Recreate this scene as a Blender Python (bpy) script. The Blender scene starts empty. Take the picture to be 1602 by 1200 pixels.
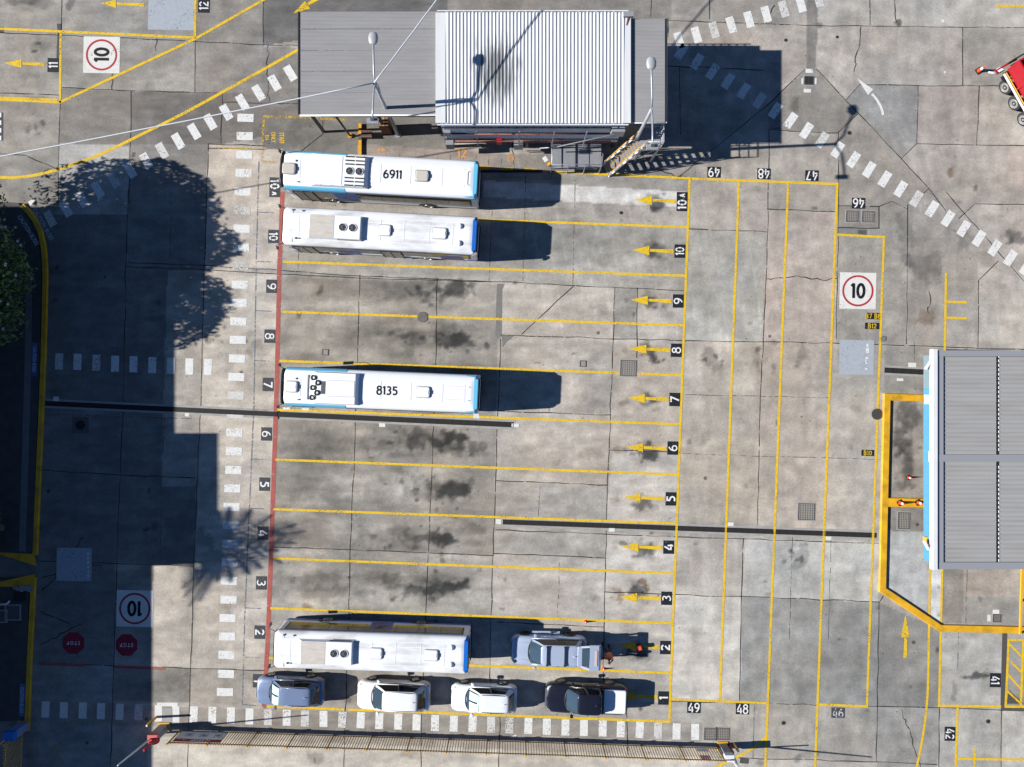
import bpy, bmesh, math, random
import numpy as np
from mathutils import Vector, Matrix

# ------------------------------------------------------------------ camera, light, exposure
SC = bpy.context.scene
F, H, CX, CY = 1111.6, 48.0, 801.0, 600.0          # focal length (px of the 1602 px photo), drone height (m)
cam_d = bpy.data.cameras.new("camera"); cam = bpy.data.objects.new("camera", cam_d)
SC.collection.objects.link(cam); SC.camera = cam
cam.location = (0, 0, H); cam.rotation_euler = (0, 0, 0)
cam_d.sensor_width = 36; cam_d.lens = 36 * F / 1602; cam_d.clip_end = 2000
SUN = Vector((-1.78, -0.085, 1.0)).normalized()
W = bpy.data.worlds.new("World"); SC.world = W; W.use_nodes = True
nt = W.node_tree
sky = nt.nodes.new("ShaderNodeTexSky"); sky.sky_type = 'NISHITA'; sky.sun_disc = False
sky.sun_elevation = math.asin(SUN.z); sky.sun_rotation = math.atan2(SUN.x, SUN.y)
sky.air_density = 0.85; sky.dust_density = 0.0; sky.ozone_density = 7.0
nt.links.new(sky.outputs[0], nt.nodes["Background"].inputs[0])
nt.nodes["Background"].inputs[1].default_value = 0.05
sl = bpy.data.lights.new("sun", 'SUN'); sl.energy = 5.0; sl.angle = math.radians(0.5); sl.color = (1.0, 0.96, 0.895)
so = bpy.data.objects.new("sun", sl); SC.collection.objects.link(so)
so.rotation_euler = SUN.to_track_quat('Z', 'Y').to_euler(); so.location = (-60, 0, 60)
SC.view_settings.view_transform = 'Standard'; SC.view_settings.look = 'None'
SC.view_settings.gamma = 1; SC.view_settings.use_curve_mapping = False
SC.view_settings.exposure = 0.95

random.seed(7); rng = np.random.default_rng(7)
COL = SC.collection
EXPO = 1.38                                        # sunlit flat albedo -> picture value

def lin(c):
    return tuple(((v / 255) / 12.92 if v / 255 <= 0.04045 else ((v / 255 + 0.055) / 1.055) ** 2.4) for v in c)
def P(r, g, b): return tuple(min(0.86, v / EXPO) for v in lin((r, g, b)))     # albedo of a colour seen in full sun
def G(px, py, z=0.0): return Vector(((px - CX) * (H - z) / F, -(py - CY) * (H - z) / F, z))
def GV(px, py, z): v = G(px, py); v.z = z; return v
def g2(px, py): v = G(px, py); return (v.x, v.y)
K = H / F

# ------------------------------------------------------------------ materials
MATS = {}
def mat(name, col, rough=0.6, metal=0.0, var=0.0, vs=3.0, bump=0.0, bs=40.0, dirt=0.0, dcol=(0.06, 0.055, 0.05), wear=0.0, ws=9.0,
        coat=0.0, stretch=(1, 1, 1), emit=0.0, spec=0.5, dlo=.5, dhi=.78):
    if name in MATS: return MATS[name]
    m = bpy.data.materials.new(name); m.use_nodes = True; t = m.node_tree; N = t.nodes; L = t.links
    b = N["Principled BSDF"]; b.inputs["Base Color"].default_value = (*col, 1)
    b.inputs["Roughness"].default_value = rough; b.inputs["Metallic"].default_value = metal
    b.inputs["Specular IOR Level"].default_value = spec
    b.inputs["Coat Weight"].default_value = coat; b.inputs["Coat Roughness"].default_value = 0.05
    tc = N.new("ShaderNodeTexCoord"); mp = N.new("ShaderNodeMapping"); mp.inputs["Scale"].default_value = stretch
    L.new(tc.outputs["Object"], mp.inputs["Vector"])
    def noise(scale, det=4, off=0.0):
        n = N.new("ShaderNodeTexNoise"); n.inputs["Scale"].default_value = scale; n.inputs["Detail"].default_value = det
        if off:
            mm = N.new("ShaderNodeMapping"); mm.inputs["Location"].default_value = (off, off * .7, 0); mm.inputs["Scale"].default_value = stretch
            L.new(tc.outputs["Object"], mm.inputs["Vector"]); L.new(mm.outputs[0], n.inputs["Vector"])
        else: L.new(mp.outputs[0], n.inputs["Vector"])
        return n.outputs["Fac"]
    def ramp(src, a, c, v0=0.0, v1=1.0):
        r = N.new("ShaderNodeMapRange"); r.inputs[1].default_value = a; r.inputs[2].default_value = c
        r.inputs[3].default_value = v0; r.inputs[4].default_value = v1; L.new(src, r.inputs[0]); return r.outputs[0]
    out = None
    if var > 0 or dirt > 0:
        hs = N.new("ShaderNodeHueSaturation"); hs.inputs["Color"].default_value = (*col, 1)
        L.new(ramp(noise(vs), 0.3, 0.7, 1 - var, 1 + var), hs.inputs["Value"]); out = hs.outputs[0]
    if dirt > 0:
        mx = N.new("ShaderNodeMix"); mx.data_type = 'RGBA'; mx.inputs[7].default_value = (*dcol, 1)
        L.new(ramp(noise(vs * 0.8, 6, 5.3), dlo, dhi, 0, dirt), mx.inputs[0]); L.new(out, mx.inputs[6]); out = mx.outputs[2]
    if out is not None: L.new(out, b.inputs["Base Color"])
    if bump > 0:
        bp = N.new("ShaderNodeBump"); bp.inputs["Strength"].default_value = bump; bp.inputs["Distance"].default_value = 0.02
        L.new(noise(bs), bp.inputs["Height"]); L.new(bp.outputs[0], b.inputs["Normal"])
    if wear > 0:
        tr = N.new("ShaderNodeBsdfTransparent"); ms = N.new("ShaderNodeMixShader")
        big = ramp(noise(1.1, 3, 9.1), 0.3, 0.7, -0.10, 0.10)
        ad = N.new("ShaderNodeMath"); ad.operation = 'ADD'; L.new(noise(ws, 9, 2.2), ad.inputs[0]); L.new(big, ad.inputs[1])
        th = 0.74 - wear * 0.3
        L.new(ramp(ad.outputs[0], th - 0.03, th + 0.05, 0, 0.92), ms.inputs[0])
        L.new(b.outputs[0], ms.inputs[1]); L.new(tr.outputs[0], ms.inputs[2])
        L.new(ms.outputs[0], N["Material Output"].inputs["Surface"])
    if emit: b.inputs["Emission Color"].default_value = (*col, 1); b.inputs["Emission Strength"].default_value = emit
    MATS[name] = m
    return m

YEL = mat("yellow_line_paint", P(228, 190, 38), 0.7, var=0.12, vs=4, wear=0.42, ws=11, spec=.2)
YELF = mat("faded_yellow_paint", P(200, 165, 60), 0.75, var=0.2, vs=3, wear=0.85, ws=8, spec=.2)
YELK = mat("yellow_kerb_paint", P(224, 170, 22), 0.65, var=0.16, vs=1.6, dirt=0.55, dcol=(0.08, 0.05, 0.01), bump=.3)
WHP = mat("white_block_paint", P(222, 223, 222), 0.7, var=0.10, vs=5, wear=0.33, ws=9, spec=.2)
WHP2 = mat("worn_white_block_paint", P(206, 206, 204), 0.75, var=0.12, vs=5, wear=0.46, ws=10, spec=.2)
WHP3 = mat("nearly_gone_block_paint", P(196, 196, 192), 0.75, var=0.12, vs=5, wear=0.60, ws=9, spec=.2)
WHN = mat("white_panel_paint", P(222, 222, 218), 0.7, var=0.05, vs=2, wear=0.22, ws=9, spec=.2)
BLP = mat("black_plate_paint", P(34, 38, 46), 0.7, var=0.2, vs=5, wear=0.18, ws=9, spec=.2)
GRP = mat("charcoal_plate_paint", P(72, 74, 80), 0.75, var=0.15, vs=5, wear=0.3, ws=9, spec=.2)
TXW = mat("white_letter_paint", P(235, 235, 235), 0.7, wear=0.2, ws=14, spec=.2)
TXK = mat("black_letter_paint", P(22, 24, 28), 0.7, wear=0.1, ws=14, spec=.2)
TXY = mat("yellow_letter_paint", P(225, 190, 45), 0.7, wear=0.35, ws=14, spec=.2)
TXO = mat("orange_letter_paint", P(222, 160, 90), 0.7, wear=0.35, ws=10, spec=.2)
REDP = mat("red_line_paint", P(172, 92, 84), 0.75, var=0.12, vs=2, wear=0.45, ws=8, spec=.2)
REDS = mat("red_sign_paint", P(172, 52, 60), 0.7, var=0.05, wear=0.3, ws=9, spec=.2)
STOPR = mat("stop_octagon_paint", P(150, 40, 62), 0.7, var=0.08, wear=0.25, ws=9, spec=.2)
BGP = mat("pale_blue_grey_paint", P(168, 176, 186), 0.7, var=0.06, vs=4, wear=0.25, ws=9, spec=.2)
TICK = mat("faded_blue_line", P(112, 120, 136), 0.8, wear=0.75, ws=6, spec=.2)
JNT = mat("slab_joint_sealant", P(58, 56, 54), 0.9, var=.3, vs=1.5, wear=.38, ws=3, spec=.1)
JNTF = mat("faint_slab_joint", P(96, 92, 88), 0.9, wear=.8, ws=3, spec=.1)
PATCH = mat("dark_asphalt_strip", P(78, 74, 73), 0.9, var=.12, vs=6, bump=.3)
CONC = mat("pale_concrete_strip", P(160, 158, 154), 0.85, var=.12, vs=2, bump=.2)
DRN = mat("drain_dark_steel", P(40, 38, 38), 0.6, metal=.3, var=.3, vs=6)
GRT = mat("grate_steel", P(82, 78, 74), 0.55, metal=.5, var=.2)
PIT = mat("pit_black", (0.012, 0.012, 0.012), 0.95)
WHITE = mat("white_bus_paint", (0.66, 0.68, 0.71), 0.45, coat=.15, var=.02, vs=1)
WHITED = mat("dusty_white_bus_roof", (0.645, 0.66, 0.68), 0.6, var=.06, vs=1.1, dirt=.6, dlo=.47, dhi=.68, dcol=(.27, .265, .26), stretch=(.5, 1.6, 1))
WHITE2 = mat("white_painted_steel", P(225, 227, 230), 0.5, var=.04, vs=2)
SKYB = mat("light_blue_bus_paint", P(110, 196, 232), 0.35, coat=.3)
DEEPB = mat("deep_blue_bus_paint", P(28, 110, 205), 0.35, coat=.3)
NAVY = mat("navy_blue_bus_paint", P(38, 62, 140), 0.4, coat=.3)
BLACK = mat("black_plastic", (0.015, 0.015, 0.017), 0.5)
RUB = mat("tyre_rubber", (0.022, 0.022, 0.023), 0.85, bump=.3, bs=60)
ALU = mat("alloy_rim", (0.42, 0.42, 0.43), 0.35, metal=.8)
GLS = mat("tinted_glass", (0.018, 0.018, 0.017), 0.06, spec=.6)
GLS2 = mat("windscreen_glass", (0.03, 0.05, 0.07), 0.04, spec=.8)
GLS3 = mat("rear_glass", (0.02, 0.03, 0.045), 0.08, spec=.7)
GREY = mat("grey_painted_steel", P(150, 152, 156), 0.5, var=.08, vs=3)
CABLE = mat("pale_cable_sheath", (.52, .54, .58), .5)
GALV = mat("galvanised_steel", P(178, 182, 188), 0.4, metal=.35, var=.1, vs=4)
DGREY = mat("dark_grey_steel", P(82, 84, 88), 0.55, var=.1)
BEIGE = mat("beige_hatch_plastic", P(205, 200, 188), 0.5)
YSTEEL = mat("yellow_painted_steel", P(228, 172, 40), 0.45, var=.08, vs=3)
FENCE = mat("sand_painted_railing", P(214, 172, 92), 0.5, var=.08, vs=4)
FENCEP = mat("ochre_painted_post", P(186, 140, 52), 0.5, var=.08, vs=4)
ORG = mat("cone_orange_plastic", P(244, 84, 40), 0.45)
REFL = mat("cone_white_band", P(240, 240, 240), 0.4)
RED = mat("red_painted_steel", P(178, 28, 42), 0.4, var=.08)
RUST = mat("rust_red_pipe", P(150, 86, 66), 0.7, var=.2, vs=5)
BROWN = mat("brown_cardboard", P(150, 104, 66), 0.8, var=.08)

def arc(cx, cy, rx, ry, a0, a1, n=10): return [(cx + rx * math.cos(math.radians(a0 + (a1 - a0) * k / n)), cy + ry * math.sin(math.radians(a0 + (a1 - a0) * k / n))) for k in range(n + 1)]
GLY = {'1': [[(.05, .80), (.78, .98)], [(.72, 0), (.72, 1)]], '0': [arc(.5, .5, .42, .44, 0, 360, 24)], '6': [arc(.5, .30, .42, .26, 0, 360, 18), arc(.92, .34, .84, .62, 180, 105, 8)],
 '9': [arc(.5, .70, .42, .26, 0, 360, 18), arc(.08, .66, .84, .62, 0, -75, 8)], '8': [arc(.5, .76, .38, .2, 0, 360, 18), arc(.5, .28, .44, .26, 0, 360, 18)],
 '3': [arc(.45, .75, .38, .19, 140, -90, 10), arc(.42, .29, .44, .24, 90, -140, 10)], '5': [[(.9, .93), (.22, .93), (.17, .52)], arc(.45, .33, .43, .27, 130, -140, 12)], '2': [arc(.48, .70, .38, .25, 165, -25, 10) + [(.1, .07), (.95, .07)]],
 '7': [[(.05, .93), (.92, .93), (.35, 0)]], '4': [[(.95, .28), (.05, .28), (.68, .98)], [(.68, 0), (.68, .62)]], 'A': [[(.0, 0), (.5, 1), (1, 0)], [(.2, .33), (.8, .33)]], 'B': [[(.1, .5), (.1, 1), (.55, .96), (.8, .82), (.75, .62), (.5, .52), (.1, .5)], [(.1, .5), (.1, 0), (.6, .03), (.9, .2), (.8, .42), (.5, .52)]], ' ': []}
GLY_S = {'1': [[(.05, .78), (.72, .96)], [(.72, 0), (.72, 1)]], '0': [arc(.5, .5, .42, .44, 35, 145, 6), arc(.5, .5, .42, .44, 215, 325, 6), arc(.5, .5, .42, .36, -28, 28, 6), arc(.5, .5, .42, .36, 152, 208, 6)],
 '6': [arc(.92, .30, .84, .66, 178, 100, 8), arc(.45, .28, .42, .24, 20, -150, 10), arc(.5, .3, .38, .22, 120, 35, 5)], '9': [arc(.08, .70, .84, .66, -2, -80, 8), arc(.55, .72, .42, .24, 200, 30, 10), arc(.5, .7, .38, .22, -60, -145, 5)],
 '8': [arc(.42, .74, .36, .2, 75, 250, 8) + [(.75, .42)], arc(.58, .27, .36, .2, 255, 430, 8) + [(.3, .60)]], '3': [arc(.42, .76, .40, .18, 120, -30, 8), [(.35, .5), (.7, .5)], arc(.42, .26, .42, .2, 40, -120, 8)],
 '5': [[(.92, .93), (.3, .93), (.22, .58)], arc(.42, .33, .46, .27, 95, -130, 10)], '2': [arc(.48, .74, .38, .2, 165, 0, 8), [(.80, .55), (.2, .18)], [(.02, .06), (.98, .06)]], '7': [[(.05, .93), (.95, .93)], [(.85, .76), (.45, 0)]],
 '4': [[(.62, .98), (.08, .36)], [(.02, .24), (.58, .24)], [(.78, 0), (.78, .62)], [(.9, .24), (1.0, .24)]], 'A': [[(.0, 0), (.45, .95)], [(.6, .95), (1, 0)], [(.3, .33), (.7, .33)]], ' ': []}
for q_ in '69837B': GLY_S[q_] = GLY[q_]

# ------------------------------------------------------------------ mesh builder
ROOT = {}
class MB:
    def __init__(s): s.v = []; s.f = []; s.m = []; s.sm = []
    def add(s, vs, fs, mi=0, sm=False):
        o = len(s.v); s.v += [tuple(p) for p in vs]
        for f in fs: s.f.append([o + i for i in f]); s.m.append(mi); s.sm.append(sm)
        return s
    def box(s, c, d, mi=0, rz=0.0, M=None):
        x, y, z = d[0] / 2, d[1] / 2, d[2] / 2; ca, sa = math.cos(rz), math.sin(rz); vs = []
        for k in (-z, z):
            for (a, b) in ((-x, -y), (x, -y), (x, y), (-x, y)):
                p = Vector((a * ca - b * sa, a * sa + b * ca, k))
                if M is not None: p = M @ p
                vs.append(Vector(c) + p)
        return s.add(vs, [(0, 3, 2, 1), (4, 5, 6, 7), (0, 1, 5, 4), (1, 2, 6, 5), (2, 3, 7, 6), (3, 0, 4, 7)], mi)
    def bar(s, a, b, w, h, mi=0):                    # rectangular bar from a to b
        a, b = Vector(a), Vector(b); d = b - a; L = d.length
        if L < 1e-6: return s
        q = d.to_track_quat('X', 'Z').to_matrix()
        return s.box((a + b) / 2, (L, w, h), mi, M=q)
    def tube(s, pts, r, mi=0, n=8, cap=True, sm=True):
        pts = [Vector(p) for p in pts]; rs = r if isinstance(r, (list, tuple)) else [r] * len(pts)
        o = len(s.v); prev = None
        for i, p in enumerate(pts):
            d = (pts[min(i + 1, len(pts) - 1)] - pts[max(i - 1, 0)]).normalized()
            if prev is None: up = Vector((0, 0, 1)) if abs(d.z) < .95 else Vector((1, 0, 0)); a = d.cross(up).normalized()
            else: a = (prev - d * prev.dot(d)).normalized()
            prev = a; b = d.cross(a)
            for k in range(n):
                t = 2 * math.pi * k / n; s.v.append(tuple(p + (a * math.cos(t) + b * math.sin(t)) * rs[i]))
        for i in range(len(pts) - 1):
            for k in range(n):
                s.f.append([o + i * n + k, o + i * n + (k + 1) % n, o + (i + 1) * n + (k + 1) % n, o + (i + 1) * n + k]); s.m.append(mi); s.sm.append(sm)
        if cap:
            s.f.append([o + k for k in range(n)][::-1]); s.m.append(mi); s.sm.append(False)
            e = o + (len(pts) - 1) * n; s.f.append([e + k for k in range(n)]); s.m.append(mi); s.sm.append(False)
        return s
    def cyl(s, c, r, h, mi=0, n=20, axis=2, r2=None, sm=True):
        c = Vector(c); r2 = r if r2 is None else r2; d = Vector([0, 0, 0]); d[axis] = h
        return s.tube([c, c + d], [r, r2], mi, n, sm=sm)
    def flat(s, poly, z, mi=0):
        return s.add([(p[0], p[1], z) for p in poly], [list(range(len(poly)))], mi)
    def prism(s, poly, z0, z1, mi=0, mt=None):
        a = sum(poly[i][0] * poly[(i + 1) % len(poly)][1] - poly[(i + 1) % len(poly)][0] * poly[i][1] for i in range(len(poly)))
        if a < 0: poly = poly[::-1]
        n = len(poly)
        s.add([(p[0], p[1], z0) for p in poly] + [(p[0], p[1], z1) for p in poly],
              [[i, (i + 1) % n, n + (i + 1) % n, n + i] for i in range(n)], mi)
        s.add([(p[0], p[1], z1) for p in poly], [list(range(n))], mi if mt is None else mt)
        return s.add([(p[0], p[1], z0) for p in poly], [list(range(n))[::-1]], mi)
    def loft(s, rings, mi=0, sm=True, cap=True, close=True):
        n = len(rings[0]); o = len(s.v)
        for r in rings: s.v += [tuple(p) for p in r]
        for i in range(len(rings) - 1):
            for k in range(n if close else n - 1):
                s.f.append([o + i * n + k, o + i * n + (k + 1) % n, o + (i + 1) * n + (k + 1) % n, o + (i + 1) * n + k]); s.m.append(mi); s.sm.append(sm)
        if cap:
            s.f.append([o + k for k in range(n)][::-1]); s.m.append(mi); s.sm.append(False)
            e = o + (len(rings) - 1) * n; s.f.append([e + k for k in range(n)]); s.m.append(mi); s.sm.append(False)
        return s
    def strip(s, pts, w, z, mi=0, jit=0.0):          # flat painted line through world points
        pts = [Vector((p[0], p[1], 0)) for p in pts]; L = []; R = []
        for i, p in enumerate(pts):
            d0 = (p - pts[i - 1]).normalized() if i else None; d1 = (pts[i + 1] - p).normalized() if i < len(pts) - 1 else None
            d = (d0 or d1) if (d0 is None or d1 is None) else (d0 + d1).normalized()
            k = 1.0 if (d0 is None or d1 is None) else 1 / max(.5, d.dot(d0))
            n = Vector((-d.y, d.x, 0)) * (w / 2 * k) * (1 + random.uniform(-jit, jit)); L.append(p + n); R.append(p - n)
        n = len(pts); vs = [(p.x, p.y, z) for p in L] + [(p.x, p.y, z) for p in R]
        return s.add(vs, [[i + 1, i, n + i, n + i + 1] for i in range(n - 1)], mi)
    def text(s, txt, cx, cy, z, size, ang=0.0, mi=0, bold=0.0, sx=1.0, M=None, space=1.0):
        cu = bpy.data.curves.new("t", 'FONT'); cu.body = txt; cu.align_x = 'CENTER'; cu.align_y = 'CENTER'
        cu.size = size; cu.offset = bold; cu.fill_mode = 'FRONT'; cu.resolution_u = 3; cu.space_character = space
        ob = bpy.data.objects.new("t", cu); COL.objects.link(ob)
        dg = bpy.context.evaluated_depsgraph_get(); me = bpy.data.meshes.new_from_object(ob.evaluated_get(dg))
        vs = [v.co.copy() for v in me.vertices]
        if vs:
            x0 = min(v.x for v in vs); x1 = max(v.x for v in vs); y0 = min(v.y for v in vs); y1 = max(v.y for v in vs)
            T = Matrix.Translation((cx, cy, z)) @ Matrix.Rotation(ang, 4, 'Z') if M is None else M
            vs = [T @ Vector(((v.x - (x0 + x1) / 2) * sx, v.y - (y0 + y1) / 2, 0)) for v in vs]
            s.add(vs, [list(p.vertices) for p in me.polygons], mi)
        bpy.data.objects.remove(ob); bpy.data.curves.remove(cu); bpy.data.meshes.remove(me)
        return s
    def glyphs(s, txt, cx, cy, z, h, ang=0.0, mi=0, th=.16, sx=.62, gap=.22, sten=False, M=None):   # painted digits drawn as strokes
        w = h * sx; adv = w + h * gap; wid = [.45 * w if q == '1' else (.4 * w if q == ' ' else w) for q in txt]; tot = sum(wid) + h * gap * (len(txt) - 1); x = -tot / 2
        T = Matrix.Translation((cx, cy, z)) @ Matrix.Rotation(ang, 4, 'Z') if M is None else M
        for q, wq in zip(txt, wid):
            for i, st in enumerate(GLY_S[q] if sten else GLY[q]):
                pts = [Vector((x + (p[0] * w if q != '1' else p[0] * w * .45), (p[1] - .5) * h, 0)) for p in st]; L = []; R = []
                for k, p in enumerate(pts):
                    d0 = (p - pts[k - 1]).normalized() if k else None; d1 = (pts[k + 1] - p).normalized() if k < len(pts) - 1 else None
                    d = (d0 or d1) if (d0 is None or d1 is None) else (d0 + d1).normalized(); kk = 1 if (d0 is None or d1 is None) else 1 / max(.6, d.dot(d0)); n = Vector((-d.y, d.x, 0)) * (th * h / 2 * kk); L.append(p + n); R.append(p - n)
                n_ = len(pts); s.add([T @ (p + Vector((0, 0, i * .0006))) for p in L + R], [[k + 1, k, n_ + k, n_ + k + 1] for k in range(n_ - 1)], mi)
            x += wq + h * gap
        return s
    def obj(s, name, mats, parent=None, world=False, label=None, loc=None):
        me = bpy.data.meshes.new(name); v = s.v
        if world and parent is not None:
            r = parent
            while r.parent: r = r.parent
            Mi = ROOT[r.name].inverted(); v = [tuple(Mi @ Vector(p)) for p in v]
        used = sorted({i for f in s.f for i in f})
        if len(used) < len(v): rm = {o_: n_ for n_, o_ in enumerate(used)}; v = [v[i] for i in used]; s.f = [[rm[i] for i in f] for f in s.f]
        me.from_pydata(v, [], s.f); me.materials.clear()
        for m in (mats if isinstance(mats, (list, tuple)) else [mats]): me.materials.append(m)
        me.polygons.foreach_set("material_index", s.m); me.polygons.foreach_set("use_smooth", s.sm); me.update()
        o = bpy.data.objects.new(name, me); COL.objects.link(o)
        if parent is not None: o.parent = parent
        if loc is not None: o.location = loc
        if label: o["label"] = label
        if parent is None: ROOT[o.name] = Matrix.Translation(o.location)
        return o

def thing(name, label, cat, loc=(0, 0, 0), rz=0.0, group=None):
    o = bpy.data.objects.new(name, None); COL.objects.link(o); o.location = loc; o.rotation_euler = (0, 0, rz)
    o.empty_display_size = .3; o["label"] = label; o["category"] = cat
    if group: o["group"] = group
    ROOT[o.name] = Matrix.Translation(loc) @ Matrix.Rotation(rz, 4, 'Z')
    return o
def tag(o, label, cat, group=None):
    o["label"] = label; o["category"] = cat
    if group: o["group"] = group
    return o
def struct(o): o["kind"] = "structure"; return o
def copy_thing(src, loc, rz, label, group):
    def rec(o, par):
        c = o.copy(); COL.objects.link(c); c.parent = par
        for ch in [x for x in KIDS if x[0] is o]: rec(ch[1], c)
        return c
    KIDS = [(o.parent, o) for o in bpy.data.objects if o.parent is not None]
    c = rec(src, None); c.location = loc; c.rotation_euler = (0, 0, rz); c["label"] = label
    if group: c["group"] = group
    ROOT[c.name] = Matrix.Translation(loc) @ Matrix.Rotation(rz, 4, 'Z')
    return c

# ------------------------------------------------------------------ the concrete yard (one sheet to the horizon)
def sm(t): return t * t * (3 - 2 * t)
def vnoise(X, Y, sc, seed):
    r = np.random.default_rng(seed); T = r.random((257, 257)); x = X / sc + 91.3; y = Y / sc + 77.7
    xi = np.floor(x).astype(int); yi = np.floor(y).astype(int); fx = sm(x - xi); fy = sm(y - yi); xi %= 256; yi %= 256
    return (T[xi, yi] * (1 - fx) + T[xi + 1, yi] * fx) * (1 - fy) + (T[xi, yi + 1] * (1 - fx) + T[xi + 1, yi + 1] * fx) * fy - .5
def fbm(X, Y, sc, seed, o=4): return sum(vnoise(X, Y, sc / 2 ** i, seed + i) / 2 ** i for i in range(o))
def axis(a, b, st, far):
    c = np.arange(a, b + st / 2, st); l = [a - 4, a - 15, a - 50, a - 150, -far]; r = [b + 4, b + 15, b + 50, b + 150, far]
    return np.concatenate([np.array(l[::-1]), c, np.array(r)])
gx = axis(-40, 40, 0.105, 600); gy = axis(-30, 30, 0.105, 600)
GX, GY = np.meshgrid(gx, gy, indexing='ij'); PXX = GX / K + CX; PYY = CY - GY / K
ground_col = np.empty(GX.shape + (3,)); ground_col[:] = (160, 151, 144)
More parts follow.
